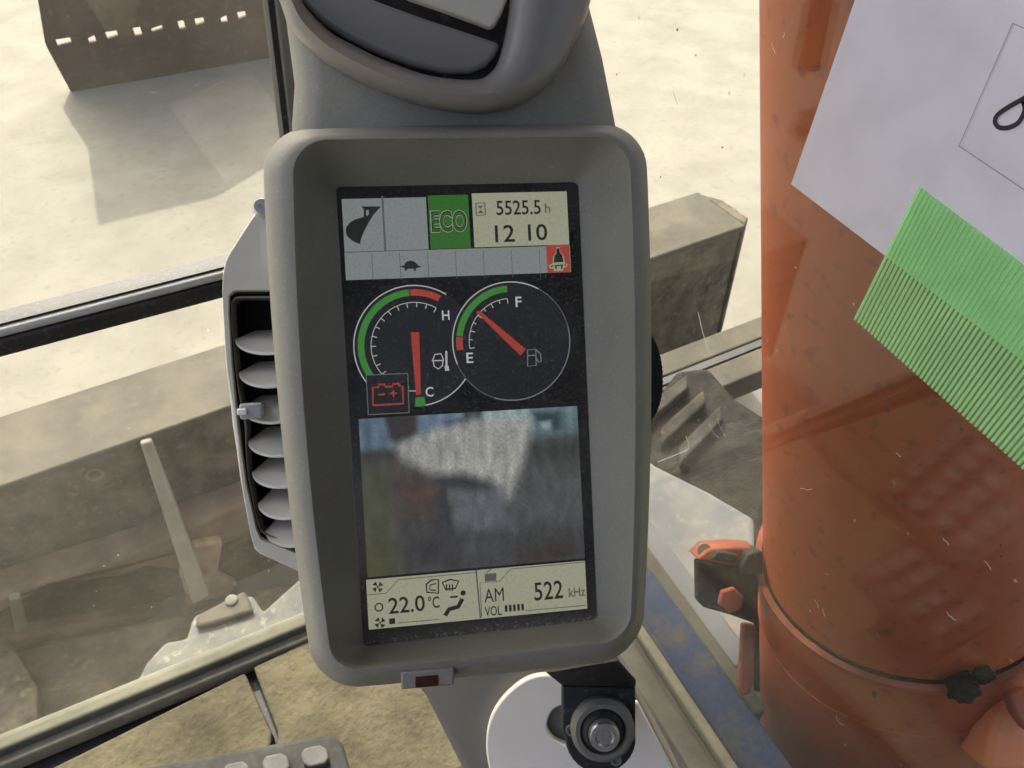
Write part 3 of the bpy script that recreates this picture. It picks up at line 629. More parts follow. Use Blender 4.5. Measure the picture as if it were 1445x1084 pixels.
ll = [shift(toward(so, cen, .004), -.045), shift(so, -.012), shift(so, -.004), shift(toward(so, cen, .0008), -.001), shift(toward(so, cen, .002), .0), si, shift(toward(si, cen, .0004), -.003)]
v, f = loft(ll, True, False); sv = mesh('side_vent', v, f, M['plastic_light'], con, smooth=45, local=True)
v, f = loft([shift(toward(si, cen, .0004), -.003), shift(toward(si, cen, .0012), -.0035), shift(toward(si, cen, .0012), -.030)], False, True); mesh('vent_cavity', v, f, M['black'], sv, smooth=45, local=True)
# inner light line round the opening
ra = toward(si, cen, .0022); rb = toward(si, cen, .0029)
v, f = loft([shift(ra, -.012), shift(ra, -.002), shift(rb, -.002), shift(rb, -.012)], False, False); mesh('inner_rim', v, f, M['plastic_dark'], sv, smooth=45, local=True)
slats = [(118, 432, 47), (122, 512, 42), (130, 598, 42), (144, 678, 42), (152, 753, 40), (164, 828, 38), (180, 895, 36)]
for k, (x, y, hw) in enumerate(slats):
    c_ = S(*z4(x + 28, y - 4), SZ - .004); W_ = (hw + 26) * .5814 * PX; n = 22
    top, bot = [], []
    for i in range(n + 1):
        t = math.pi * (i / n); ex, ey = -math.cos(t) * W_, math.sin(t)
        top.append(Vector((c_.x + ex, c_.y - ey * .0052 - .0008 * (ex / W_), c_.z + .0008 + .0035 * ey)))
    back = [Vector((c_.x + W_, c_.y + .0046, c_.z - .017)), Vector((c_.x - W_ * .6, c_.y + .0046, c_.z - .017))]
    P = top + back; th = Vector((0, -.0012, -.0004))
    v, f = prism(P, [p + th for p in P]); mesh('slat', v, f, M['slat'], sv, local=True, bevel=.0004, seg=2)
kx = S(*z4(112, 602), SZ + .002)
v, f = boxv((kx.x - .0042, kx.y - .0030, -.022), (kx.x + .0042, kx.y + .0030, -.012)); mesh('vent_knob', v, f, M['knob'], sv, local=True, bevel=.001)
v, f = boxv((kx.x - .0048, kx.y - .0012, -.0122), (kx.x - .0012, kx.y + .0012, -.0105)); mesh('vent_knob_lug', v, f, M['slat'], sv, local=True, bevel=.0005)
c_ = S(370, 292, -.012); v, f = lathe(c_, (0, 0, 1), [(.0036, -.006), (.0036, 0), (.0028, .0012), (.0012, .0012), (.0010, .0004)], 20); mesh('screw', v, f, M['metal'], con, smooth=40, local=True)

# -- black knurled dial behind the right edge
c_ = S(899, 530, -.020); n = 120
pr = []
loops = []
for h in (-.006, .006):
    loops.append([Vector((c_.x + (.0088 + (.00035 if k % 2 else 0)) * math.cos(2 * math.pi * k / n), c_.y + (.0192 + (.0004 if k % 2 else 0)) * math.sin(2 * math.pi * k / n), c_.z + h)) for k in range(n)])
v, f = loft(loops); mesh('dial', v, f, M['black'], con, local=True)

# -- latch tab below the screen
def lbox(px0, py0, px1, py1, z0, z1, m, name, parent, bev=0):
    a, b, c2, d2 = S(px0, py0, z1), S(px1, py0 - (px1 - px0) * .085, z1), S(px1, py1 - (px1 - px0) * .085, z1), S(px0, py1, z1)
    v_, f_ = extr([a, b, c2, d2], (0, 0, z0 - z1)); return mesh(name, v_, f_, M[m], parent, local=True, bevel=bev)
lt = lbox(566, 948, 641, 974, .004, .0236, 'plastic', 'latch', con, .0008)
lbox(586, 956, 618, 971, .0232, .0241, 'red_window', 'latch_window', lt, .0002)

# ================================================================= DISPLAY
def scol(r, g, b): return srgb(r, g, b)
G = {'white': glow('lit_white', scol(138, 143, 142), base=(.05, .05, .05, 1)), 'cream': glow('lit_cream', scol(170, 172, 146), base=(.05, .05, .045, 1)),
     'green': glow('lit_green', scol(52, 112, 38)), 'arc_green': glow('lit_arc_green', scol(64, 138, 54)), 'red': glow('lit_red', scol(178, 66, 54)),
     'needle': glow('lit_needle_red', scol(172, 62, 52)), 'ring': glow('lit_ring_grey', scol(120, 126, 130)), 'tick': glow('lit_tick', scol(185, 188, 186)), 'letter': glow('lit_letter', scol(205, 207, 204)),
     'ink': glow('screen_ink', scol(26, 28, 24)), 'greyline': glow('screen_grey_line', scol(92, 98, 98)), 'halo': glow('screen_halo', scol(160, 172, 140)), 'redbox': glow('lit_red_box', scol(176, 70, 58)),
     'grey_ink': glow('screen_grey_ink', scol(92, 94, 82)), 'boxline': glow('lit_box_line', scol(110, 112, 105)), 'batt': glow('lit_battery_red', scol(172, 62, 46))}
panel_mat = mat('black_display_glass', (.012, .012, .013), (.028, .027, .026), .25, 60, speck=.25, spscale=900, spcol=(.17, .155, .125, 1), detail=8)
P = [S(x, y, .0004) for x, y in ((470, 258), (820, 252), (848, 880), (509, 917))]
v, f = extr(P, (0, 0, -.0015)); scr = mesh('screen', v, f, panel_mat, con, local=True)
LZ = {'a': .00050, 'b': .00056, 'c': .00062, 'd': .00068, 'e': .00074, 'f': .00080}
def sp(name, polys, m, lay='b'):
    V_, Fc = [], []
    for P_ in polys:
        k = len(V_); V_ += [Vector((p.x, p.y, LZ[lay])) for p in P_]; Fc.append(tuple(range(k, k + len(P_))))
    return mesh(name, V_, Fc, m if not isinstance(m, str) else G[m], scr, local=True)
def R4(x0, y0, x1, y1):        # two opposite photo corners -> upright rectangle on the display
    a, b = S(x0, y0, .0006), S(x1, y1, .0006); return [Vector((a.x, a.y, 0)), Vector((b.x, a.y, 0)), Vector((b.x, b.y, 0)), Vector((a.x, b.y, 0))]
def PG(pts): return [S(x, y, .0006) for x, y in pts]
def stroke(P_, wd, closed=False):
    P_ = [Vector((p.x, p.y, 0)) for p in P_]; n = len(P_); out = []; sd_ = []
    for i, p in enumerate(P_):
        t = (P_[(i + 1) % n if closed else min(i + 1, n - 1)] - P_[(i - 1) % n if closed else max(i - 1, 0)]).normalized(); s = Vector((-t.y, t.x, 0)) * wd / 2; sd_.append((p - s, p + s))
    for i in range(n if closed else n - 1):
        j = (i + 1) % n; out.append([sd_[i][0], sd_[j][0], sd_[j][1], sd_[i][1]])
    return out
def text(body, x0, y0, x1, y1, m, lay='c', name='lettering', bold=0, outline=0):
    """lettering fitted into the rectangle given by its photo corners"""
    cu = bpy.data.curves.new('t', 'FONT'); cu.body = body; cu.size = 1; cu.resolution_u = 3; cu.offset = bold + outline + (.010 if not (bold or outline) else 0); cu.fill_mode = 'FRONT'
    ob = bpy.data.objects.new('t', cu); COL.objects.link(ob); bpy.context.view_layer.update()
    me = bpy.data.meshes.new_from_object(ob.evaluated_get(bpy.context.evaluated_depsgraph_get()))
    bpy.data.objects.remove(ob); bpy.data.curves.remove(cu)
    vv = [q.co.copy() for q in me.vertices]; fc = [tuple(p.vertices) for p in me.polygons]
    xa, xb = min(q.x for q in vv), max(q.x for q in vv); ya, yb = min(q.y for q in vv), max(q.y for q in vv)
    a, b = S(x0, y0, .0006), S(x1, y1, .0006)
    V_ = [Vector((a.x + (q.x - xa) / (xb - xa) * (b.x - a.x), b.y + (q.y - ya) / (yb - ya) * (a.y - b.y), LZ[lay])) for q in vv]
    return mesh(name, V_, fc, G[m], scr, local=True)

z6 = lambda x, y: (470 + x * .14533, 260 + y * .14533)
z7 = lambda x, y: (640 + x * .13149, 260 + y * .13149)
z8 = lambda x, y: (480 + x * .24221, 390 + y * .24221)
z3 = lambda x, y: (480 + x * .34142, 560 + y * .34142)
def R6(a, b, c_, d_): return R4(*z6(a, b), *z6(c_, d_))
def R7(a, b, c_, d_): return R4(*z7(a, b), *z7(c_, d_))
# header
sp('header_panel', [R4(482, 281, 605, 352)], 'white'); sp('mode_panel', [R4(603.5, 276, 664.5, 350)], 'green'); sp('hour_panel', [R4(665.5, 273, 803.5, 345)], 'cream')
sp('icon_row', [R4(486, 356.5, 806, 384)], 'white')
sp('divider', [R6(488, 115, 498, 650)], 'greyline', 'c'); 
for k in range(1, 8):
    x = 486 + 40 * k - k * .6; sp('divider', [R4(x - .6, 358 - k * .8, x + .6, 397 - k * .9)], 'greyline', 'c')
text('ECO', *z6(940, 255), *z6(1310, 465), 'halo', 'c', outline=.06); text('ECO', *z6(950, 262), *z6(1302, 458), 'ink', 'd', bold=.03); text('ECO', *z6(962, 275), *z6(1290, 448), 'green', 'e', bold=-.012)
sp('bucket_icon', [PG([z6(*p) for p in [(275, 582), (262, 570), (275, 520), (300, 460), (345, 375), (390, 300), (465, 216), (280, 216), (285, 232), (296, 236), (300, 318), (215, 342), (160, 375), (128, 420), (122, 465), (142, 510), (185, 548), (235, 572)]])], 'ink', 'c')
sp('bucket_icon_gap', [PG([z6(*p) for p in [(322, 250), (345, 250), (350, 290), (330, 312), (322, 300)]])], 'white', 'd')
sp('tortoise_icon', [PG([z6(*p) for p in [(648, 796), (690, 790), (700, 765), (725, 748), (755, 742), (790, 752), (815, 775), (825, 792), (852, 796), (850, 804), (822, 812), (805, 818), (803, 845), (790, 845), (785, 822), (720, 822), (712, 842), (698, 840), (695, 815), (652, 802)]])], 'ink', 'c')
text('5525.5', *z7(455, 178), *z7(938, 322), 'ink', 'c'); text('h', *z7(978, 205), *z7(1040, 305), 'grey_ink', 'c')
text('12', *z7(440, 440), *z7(660, 618), 'ink', 'c'); text('10', *z7(795, 430), *z7(1010, 602), 'ink', 'c')
sp('hourglass_icon', stroke(PG([z7(*p) for p in [(240, 205), (335, 200), (342, 330), (245, 335)]]), .0005, True), 'grey_ink', 'c')
sp('hourglass_icon', [PG([z7(*p) for p in [(258, 232), (318, 230), (288, 268)]]), PG([z7(*p) for p in [(262, 312), (322, 310), (290, 272)]])], 'grey_ink', 'c')
sp('seatbelt_box', [R7(993, 655, 1255, 945)], 'redbox', 'c')
bel = [(1105, 690), (1135, 688), (1140, 735), (1165, 760), (1180, 835), (1075, 842), (1080, 775), (1105, 740)]
sp('seatbelt_halo', [PG([z7(x + (x - 1122) * .25, y + (y - 770) * .16) for x, y in bel])], 'halo', 'd'); sp('seatbelt_figure', [PG([z7(*p) for p in bel])], 'ink', 'e')
sp('seatbelt_halo', [PG([z7(*p) for p in [(1020, 870), (1060, 855), (1190, 848), (1225, 860), (1215, 890), (1175, 900), (1180, 930), (1080, 935), (1070, 905), (1030, 905)]])], 'halo', 'd')
sp('seatbelt_figure', [PG([z7(*p) for p in q]) for q in ([(1040, 878), (1070, 868), (1072, 880), (1045, 890)], [(1085, 870), (1105, 868), (1108, 915), (1095, 915)], [(1105, 868), (1175, 862), (1172, 876), (1108, 880)], [(1160, 868), (1176, 866), (1165, 912), (1150, 908)], [(1190, 862), (1212, 860), (1212, 874), (1192, 876)])], 'ink', 'e')
# gauges
def circ(c_, r, a0, a1, n): return [Vector((c_.x + r * math.cos(rad(a0 + (a1 - a0) * k / n)), c_.y + r * math.sin(rad(a0 + (a1 - a0) * k / n)), 0)) for k in range(n + 1)]
def arcband(c_, r0, r1, a0, a1, n=40):
    A_, B_ = circ(c_, r0, a0, a1, n), circ(c_, r1, a0, a1, n); return [[A_[k], A_[k + 1], B_[k + 1], B_[k]] for k in range(n)]
ZP = .24221 * PX; RO = 4          # z8 px -> metres on the display; the display is turned a few degrees in the photo
gc1, gc2 = S(*z8(437, 405), .0006), S(*z8(1000, 378), .0006)
dark = glow('screen_navy', scol(20, 22, 25)); 
sp('gauge_face', [circ(gc1, 345 * ZP, 0, 360, 64)[:-1]], dark, 'a'); 
sp('gauge_rim', stroke(circ(gc1, 347 * ZP, 60 - RO, 232, 80), .00045), 'tick', 'b'); sp('gauge_rim', stroke(circ(gc1, 347 * ZP, 270, 326, 40), .00045), 'tick', 'b'); sp('gauge_rim', stroke(circ(gc1, 347 * ZP, 10, 56, 30), .00035), dark, 'b')
sp('gauge_arc', arcband(gc1, 288 * ZP, 326 * ZP, 93 - RO + 4, 216), 'arc_green', 'c'); sp('gauge_arc', arcband(gc1, 288 * ZP, 326 * ZP, 60, 92), 'red', 'c')
sp('gauge_arc', arcband(gc1, 298 * ZP, 350 * ZP, 267, 277, 6), 'arc_green', 'd')
sp('gauge_scale', stroke(circ(gc1, 250 * ZP, 58, 218, 60), .0003), 'tick', 'c')
sp('gauge_tick', [q for k in range(13) for q in stroke([Vector((gc1.x + r * ZP * math.cos(rad(58 + 160 * k / 12)), gc1.y + r * ZP * math.sin(rad(58 + 160 * k / 12)), 0)) for r in (250, 222)], .00035)], 'tick', 'c')
sp('gauge_needle', [PG([z8(*p) for p in [(411, 326), (461, 326), (470, 690), (442, 692)]])], 'needle', 'e')
sp('gauge_tick', stroke(PG([z8(398, 640), z8(398, 668), z8(440, 668)]), .0004), 'tick', 'c')
text('H', *z8(592, 200), *z8(638, 254), 'letter', bold=.011); text('C', *z8(496, 646), *z8(545, 700), 'letter', bold=.011); text('F', *z8(1020, 120), *z8(1058, 178), 'letter', 'e', bold=.011); text('E', *z8(734, 446), *z8(776, 504), 'letter', 'e', bold=.011)
sp('gauge_face', [circ(gc2, 345 * ZP, 0, 360, 64)[:-1]], dark, 'c')
sp('gauge_rim', stroke(circ(gc2, 346 * ZP, 60, 200, 60), .00045), 'tick', 'd'); sp('gauge_rim', stroke(circ(gc2, 346 * ZP, 250, 372, 60), .00045), 'ring', 'd'); sp('gauge_rim', stroke(circ(gc2, 346 * ZP, 12, 60, 30), .00035), 'greyline', 'd'); sp('gauge_rim', stroke(circ(gc2, 346 * ZP, 200, 250, 30), .00035), 'greyline', 'd')
sp('gauge_arc', arcband(gc2, 288 * ZP, 326 * ZP, 92, 172), 'arc_green', 'd'); sp('gauge_arc', arcband(gc2, 288 * ZP, 326 * ZP, 173, 187, 8), 'red', 'd')
sp('gauge_scale', stroke(circ(gc2, 250 * ZP, 93, 187, 40), .0003), 'tick', 'd')
sp('gauge_tick', [q for k in range(9) for q in stroke([Vector((gc2.x + r * ZP * math.cos(rad(93 + 94 * k / 8)), gc2.y + r * ZP * math.sin(rad(93 + 94 * k / 8)), 0)) for r in (250, 222 if k % 2 == 0 else 230)], .00035)], 'tick', 'd')
sp('gauge_needle', [PG([z8(*p) for p in [(790, 208), (812, 200), (1082, 425), (1050, 462)]])], 'needle', 'e')
ic = lambda pts, closed=True, wd=.00045: stroke(PG([z8(*p) for p in pts]), wd, closed)
sp('fuel_icon', ic([(1092, 428), (1140, 426), (1142, 520), (1092, 524)]) + ic([(1094, 462), (1140, 460)], False) + ic([(1142, 430), (1165, 450), (1172, 495), (1155, 500), (1146, 480)], False), 'ring', 'e')
sp('coolant_icon', ic([(552, 455), (588, 452), (600, 480), (596, 520), (572, 540), (548, 525), (540, 485)]) + ic([(535, 492), (604, 490)], False) + ic([(618, 435), (620, 540)], False, .0008) + [PG([z8(*p) for p in [(608, 522), (632, 520), (636, 550), (612, 552)]])], 'tick', 'e')
sp('warning_box', [PG([z8(*p) for p in [(152, 576), (394, 566), (402, 794), (164, 806)]])], dark, 'd'); sp('warning_box_line', ic([(152, 576), (394, 566), (402, 794), (164, 806)]), 'boxline', 'e')
sp('battery_icon', ic([(190, 648), (226, 646), (226, 632), (262, 630), (262, 644), (306, 641), (306, 628), (344, 626), (344, 640), (364, 640), (368, 742), (192, 752)], True, .0008) + ic([(222, 690), (262, 687)], False, .0007) + ic([(290, 684), (330, 681)], False, .0007) + ic([(310, 664), (312, 704)], False, .0007), 'batt', 'e')

# rear camera picture: a grid of coloured picture points
def campic():
    nx_, ny_ = 170, 126
    xs_ = np.linspace(70, 1012, nx_); ys_ = np.linspace(40, 745, ny_)
    c0_, c1_ = S(*z3(76, 92), .0006), S(*z3(1012, 668), .0006)
    VV = []; cols = []
    def soft(X, Y, poly, wd):
        inside = np.zeros(X.shape, bool); dmin = np.full(X.shape, 1e9); n = len(poly)
        for i in range(n):
            x1, y1 = poly[i]; x2, y2 = poly[(i + 1) % n]
            cr = ((y1 > Y) != (y2 > Y)) & (X < (x2 - x1) * (Y - y1) / ((y2 - y1) or 1e-9) + x1); inside ^= cr
            t = np.clip(((X - x1) * (x2 - x1) + (Y - y1) * (y2 - y1)) / ((x2 - x1) ** 2 + (y2 - y1) ** 2), 0, 1)
            dmin = np.minimum(dmin, np.hypot(X - x1 - t * (x2 - x1), Y - y1 - t * (y2 - y1)))
        sd_ = np.where(inside, dmin, -dmin); return np.clip(sd_ / wd * .5 + .5, 0, 1)
    # local grid, and for every point its photo position (zoomed picture coordinates)
    lx = np.linspace(c0_.x, c1_.x, nx_); ly = np.linspace(c0_.y, c1_.y, ny_)
    X = np.zeros((ny_, nx_)); Y = np.zeros((ny_, nx_))
    for j in range(ny_):
        for i in range(nx_):
            p = MONL @ Vector((lx[i], ly[j], .0006)); X[j, i] = (CX + F * p.x / -p.z - 480) / .34142; Y[j, i] = (CY - F * p.y / -p.z - 560) / .34142
    img = np.zeros((ny_, nx_, 3)); img[:] = (80, 81, 80)
    def paint(poly, col, wd=14, op=1):
        global_m = soft(X, Y, poly, wd)[..., None] * op; img[:] = img * (1 - global_m) + np.array(col) * global_m
    paint([(60, 60), (1050, 20), (1050, 150), (60, 240)], (96, 112, 124), 30)
    paint([(75, 85), (190, 80), (215, 205), (75, 245)], (96, 112, 130), 16)
    paint([(310, 70), (515, 60), (515, 110), (430, 118), (330, 155)], (108, 126, 146), 16)
    paint([(180, 80), (312, 70), (322, 155), (235, 195), (205, 165)], (56, 52, 50), 12)
    paint([(425, 104), (515, 85), (560, 95), (440, 128)], (58, 74, 92), 8)
    paint([(512, 60), (585, 55), (590, 92), (515, 100)], (66, 68, 66), 8)
    paint([(585, 55), (800, 40), (800, 130), (590, 120)], (160, 178, 182), 14)
    paint([(785, 40), (1000, 30), (1000, 150), (860, 170), (785, 180)], (98, 122, 128), 14)
    paint([(800, 70), (905, 60), (910, 130), (880, 140), (870, 100), (820, 110)], (52, 66, 74), 12)
    paint([(820, 105), (868, 98), (870, 130), (835, 140)], (150, 168, 172), 8)
    paint([(60, 230), (230, 215), (250, 250), (90, 290)], (58, 60, 56), 18)
    paint([(770, 190), (1000, 160), (1010, 300), (870, 290), (770, 330)], (62, 64, 62), 40)
    paint([(740, 260), (1010, 300), (1020, 660), (760, 560), (700, 440)], (84, 86, 86), 60)
    paint([(70, 270), (215, 300), (250, 760), (80, 760)], (72, 75, 54), 60)
    paint([(80, 600), (240, 640), (250, 760), (80, 760)], (80, 82, 44), 60, .5)
    paint([(225, 270), (430, 370), (420, 560), (240, 540)], (76, 66, 60), 30)
    paint([(260, 540), (1030, 560), (1030, 700), (260, 740)], (60, 60, 60), 60)
    paint([(390, 330), (520, 315), (670, 372), (660, 390), (450, 392), (470, 570), (400, 560)], (58, 60, 62), 16)
    paint([(450, 388), (665, 378), (720, 560), (485, 570)], (100, 103, 108), 22)
    paint([(500, 560), (700, 560), (730, 700), (500, 720)], (72, 73, 76), 40)
    paint([(720, 660), (940, 600), (960, 640), (760, 690)], (72, 50, 46), 30, .6)
    paint([(255, 400), (330, 385), (425, 360), (420, 395), (300, 430)], (98, 70, 60), 14, .7)
    st = np.array([noise.noise(Vector((x * .09, 3.1, 0))) for x in X[0]])[None, :]
    white = np.clip(168 + 8 * st + 2 * np.random.RandomState(1).randn(ny_, nx_), 0, 255)
    m_ = soft(X, Y, [(212, 206), (330, 158), (430, 122), (560, 92), (640, 96), (785, 84), (782, 190), (755, 270), (735, 330), (712, 400), (690, 436), (668, 372), (600, 345), (500, 318), (430, 320), (385, 322), (300, 282), (255, 252)], 26)[..., None]
    img[:] = img * (1 - m_) + np.stack([white, white, white * .965], -1) * m_
    fine = np.array([[noise.noise(Vector((X[j, i] * .03, Y[j, i] * .012, 5))) + .6 * noise.noise(Vector((X[j, i] * .12, Y[j, i] * .08, 9))) for i in range(nx_)] for j in range(ny_)])
    img *= (1 + .20 * fine + .05 * np.random.RandomState(3).randn(ny_, nx_))[..., None]
    V_ = [Vector((lx[i], ly[j], LZ['b'])) for j in range(ny_) for i in range(nx_)]
    Fc = [(j * nx_ + i, j * nx_ + i + 1, (j + 1) * nx_ + i + 1, (j + 1) * nx_ + i) for j in range(ny_ - 1) for i in range(nx_ - 1)]
    m = glow('camera_picture_pixels', (1, 1, 1, 1)); t = m.node_tree; at = t.nodes.new('ShaderNodeVertexColor'); at.layer_name = 'pixels'
    t.links.new(at.outputs[0], t.nodes['Principled BSDF'].inputs['Emission Color'])
    o_ = mesh('camera_picture', V_, Fc, m, scr, local=True)
    ca = o_.data.color_attributes.new('pixels', 'FLOAT_COLOR', 'POINT')
    im = np.clip(img / 255, 0, 1); lin = np.where(im <= .04045, im / 12.92, ((im + .055) / 1.055) ** 2.4).reshape(-1, 3)
    ca.data.foreach_set('color', np.c_[lin, np.ones(len(lin))].ravel().astype(np.float32))
campic()
# footer
sp('footer_panel', [R4(*z3(107, 757), *z3(1022, 876))], 'cream', 'a')
fl3 = lambda pts, wd=.0003, closed=False: stroke(PG([z3(*p) for p in pts]), wd, closed)
sp('footer_line', fl3([(112, 820), (190, 812), (240, 756), (565, 726)]), 'grey_ink'); sp('footer_line', fl3([(585, 912), (578, 770), (660, 762), (705, 712), (1012, 683)]), 'grey_ink'); sp('footer_line', fl3([(240, 935), (410, 920)]), 'grey_ink'); sp('footer_line', fl3([(765, 885), (1015, 862)]), 'grey_ink')
sp('divider', fl3([(562, 716), (580, 915)], .0006), 'greyline')
def fan(x, y, s): sp('fan_icon', [PG([z3(x + s * (math.cos(a + .5) * .2), y + s * (math.sin(a + .5) * .2)), z3(x + s * math.cos(a - .45), y + s * math.sin(a - .45)), z3(x + s * math.cos(a + .5), y + s * math.sin(a + .5))]) for a in [math.pi / 4 + k * math.pi / 2 for k in range(4)]] + [PG([z3(x - 5, y), z3(x, y - 5), z3(x + 5, y), z3(x, y + 5)])], 'ink', 'c')
fan(155, 786, 24); fan(165, 934, 24); sp('level_bar', [R4(*z3(202, 917), *z3(228, 938))], 'ink', 'c')
sc0 = S(*z3(160, 870), .0006); sp('sun_icon', stroke([Vector((sc0.x + .0013 * (1 + .18 * (k % 2)) * math.cos(math.pi * k / 8), sc0.y + .0013 * (1 + .18 * (k % 2)) * math.sin(math.pi * k / 8), 0)) for k in range(16)], .0005, True), 'ink', 'c')
text('22.0', *z3(198, 832), *z3(352, 885), 'ink'); text('°C', *z3(362, 826), *z3(412, 872), 'ink')
sp('recirculation_icon', fl3([(358, 808), (356, 775), (378, 757), (406, 755), (406, 812)], .0006, True) + fl3([(396, 772), (372, 778), (370, 798), (396, 800)], .0005), 'ink', 'c')
sp('defrost_icon', fl3([(422, 768), (455, 755), (490, 762), (476, 792), (436, 796)], .0006, True) + sum([fl3([(440 + 12 * k, 775), (440 + 12 * k, 802)], .0005) for k in range(3)], []), 'ink', 'c')
hc = S(*z3(508, 811), .0006); sp('seated_figure_icon', [circ(hc, .0010, 0, 360, 14)[:-1]] + fl3([(505, 835), (488, 868), (450, 878), (434, 905)], .0016) + fl3([(455, 828), (486, 826)], .0007), 'ink', 'c')
sp('radio_icon', [PG([z3(*p) for p in [(597, 732), (645, 728), (646, 760), (598, 764)]])] + fl3([(604, 728), (625, 712)], .0004), 'grey_ink', 'c')
text('AM', *z3(594, 795), *z3(678, 843), 'ink', bold=.0001); text('522', *z3(800, 768), *z3(922, 833), 'ink'); text('kHz', *z3(944, 790), *z3(1014, 822), 'grey_ink'); text('VOL', *z3(597, 868), *z3(668, 902), 'ink')
for k in range(5): sp('volume_bar', [R4(*z3(680 + 17 * k, 862 - 1.5 * k), *z3(692 + 17 * k, 888 - 1.5 * k))], 'ink', 'c')
# dusty cover over the display
def cover_mat():
    m = bpy.data.materials.new('dusty_display_cover'); m.use_nodes = True; t = m.node_tree; N = t.nodes; L_ = t.links; N.remove(N['Principled BSDF'])
    tr = N.new('ShaderNodeBsdfTransparent'); gl = N.new('ShaderNodeBsdfGlossy'); gl.inputs['Roughness'].default_value = .12; df = N.new('ShaderNodeBsdfDiffuse'); df.inputs[0].default_value = (.48, .44, .36, 1)
    m1 = N.new('ShaderNodeMixShader'); m1.inputs[0].default_value = .04; L_.new(tr.outputs[0], m1.inputs[1]); L_.new(gl.outputs[0], m1.inputs[2])
    tc = N.new('ShaderNodeTexCoord'); n = N.new('ShaderNodeTexNoise'); n.inputs['Scale'].default_value = 1300; n.inputs['Detail'].default_value = 2; L_.new(tc.outputs['Object'], n.inputs['Vector'])
    r = N.new('ShaderNodeMapRange'); r.inputs[1].default_value = .52; r.inputs[2].default_value = .74; r.inputs[4].default_value = .19; L_.new(n.outputs[0], r.inputs[0])
    n2 = N.new('ShaderNodeTexNoise'); n2.inputs['Scale'].default_value = 28; n2.inputs['Detail'].default_value = 5; L_.new(tc.outputs['Object'], n2.inputs['Vector'])
    r2 = N.new('ShaderNodeMapRange'); r2.inputs[1].default_value = .35; r2.inputs[2].default_value = .75; r2.inputs[3].default_value = .02; r2.inputs[4].default_value = .085; L_.new(n2.outputs[0], r2.inputs[0])
    sx = N.new('ShaderNodeSeparateXYZ'); L_.new(tc.outputs['Object'], sx.inputs[0])
    r3 = N.new('ShaderNodeMapRange'); r3.inputs[1].default_value = -.078; r3.inputs[2].default_value = -.0825; r3.inputs[3].default_value = 0; r3.inputs[4].default_value = .55; L_.new(sx.outputs[1], r3.inputs[0])
    mu = N.new('ShaderNodeMath'); mu.operation = 'MULTIPLY'; L_.new(r3.outputs[0], mu.inputs[0]); L_.new(n.outputs[0], mu.inputs[1])
    a1_ = N.new('ShaderNodeMath'); L_.new(r.outputs[0], a1_.inputs[0]); L_.new(r2.outputs[0], a1_.inputs[1])
    a2_ = N.new('ShaderNodeMath'); a2_.use_clamp = True; L_.new(a1_.outputs[0], a2_.inputs[0]); L_.new(mu.outputs[0], a2_.inputs[1])
    m2 = N.new('ShaderNodeMixShader'); L_.new(a2_.outputs[0], m2.inputs[0]); L_.new(m1.outputs[0], m2.inputs[1]); L_.new(df.outputs[0], m2.inputs[2]); L_.new(m2.outputs[0], N['Material Output'].inputs[0])
    return m
P = [S(x, y, .0011) for x, y in ((473, 262), (817, 255), (845, 876), (512, 914))]
mesh('screen_cover', P, [(0, 1, 2, 3)], cover_mat(), scr, local=True)

# ================================================================= STAND, BRACKET, PEDALS
st = thing('console_stand', hz(760, 1150, FLOOR), 'dark grey plastic stand rising under the monitor', 'stand')
dS = .40
spx = [(560, 930), (600, 985), (650, 1084), (700, 1200), (1010, 1200), (948, 1084), (880, 950), (860, 900)]
v, f = extr([dep(x, y, dS) for x, y in spx], FW * .10 ); mesh('panel', v, f, M['plastic_dark'], st, bevel=.004)
pl_ = thing('sun_patch_plate', dep(740, 1050, dS), 'pale curved sunlight patch built as a plate on the stand, left of the black bracket', 'plate')  # raised pale shape stands in for a patch of sunlight on the stand
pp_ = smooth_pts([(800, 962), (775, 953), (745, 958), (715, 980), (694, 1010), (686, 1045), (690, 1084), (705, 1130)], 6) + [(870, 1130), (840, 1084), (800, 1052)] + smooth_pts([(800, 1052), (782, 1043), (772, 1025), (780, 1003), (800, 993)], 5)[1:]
v, f = extr([dep(x, y, dS - .006) for x, y in pp_], FW * .0055); mesh('sun_patch_body', v, f, M['sun_patch_plate'], pl_, bevel=.0015)
v, f = extr([dep(x, y, dS - .004) for x, y in [(880, 1000), (900, 990), (952, 1090), (900, 1130), (860, 1084)]], FW * .0035); mesh('sun_patch_panel_edge', v, f, M['sun_patch_plate'], pl_, bevel=.001)
bk = thing('mounting_bracket', dep(850, 1030, .37), 'black metal bracket with a silver bolt below the monitor', 'bracket')
def dpoly(pts, d, th, m, name, parent, bev=.001):
    v_, f_ = extr([dep(x, y, d) for x, y in pts], FW * th); return mesh(name, v_, f_, M[m], parent, bevel=bev)
tab = [(793, 968), (897, 970), (897, 1045)] + [(848 + 50 * math.cos(rad(a)), 1042 + 50 * math.sin(rad(a))) for a in range(10, 180, 12)] + [(793, 1030)]
dpoly(tab, .368, .006, 'black', 'tab', bk)
a4 = [dep(x, y, .368) for x, y in ((793, 968), (897, 970))]; a5 = [dep(x, y, .350) for x, y in ((898, 962), (872, 932), (800, 945), (770, 950))]
v, f = extr([a4[0], a4[1], a5[0], a5[1], a5[2], a5[3]], FW * .004); mesh('top_flange', v, f, M['black'], bk, bevel=.001)
c = dep(850, 1028, .366)
v, f = lathe(c, -FW, [(.0145, -.002), (.0145, .002), (.0125, .004), (.0105, .004), (.0100, .002)], 40); mesh('rubber_ring', v, f, M['plastic_dark'], bk, smooth=40)
v, f = lathe(c, -FW, [(.0100, -.002), (.0100, .003), (.0078, .0055)], 40); mesh('washer', v, f, M['black'], bk, smooth=40)
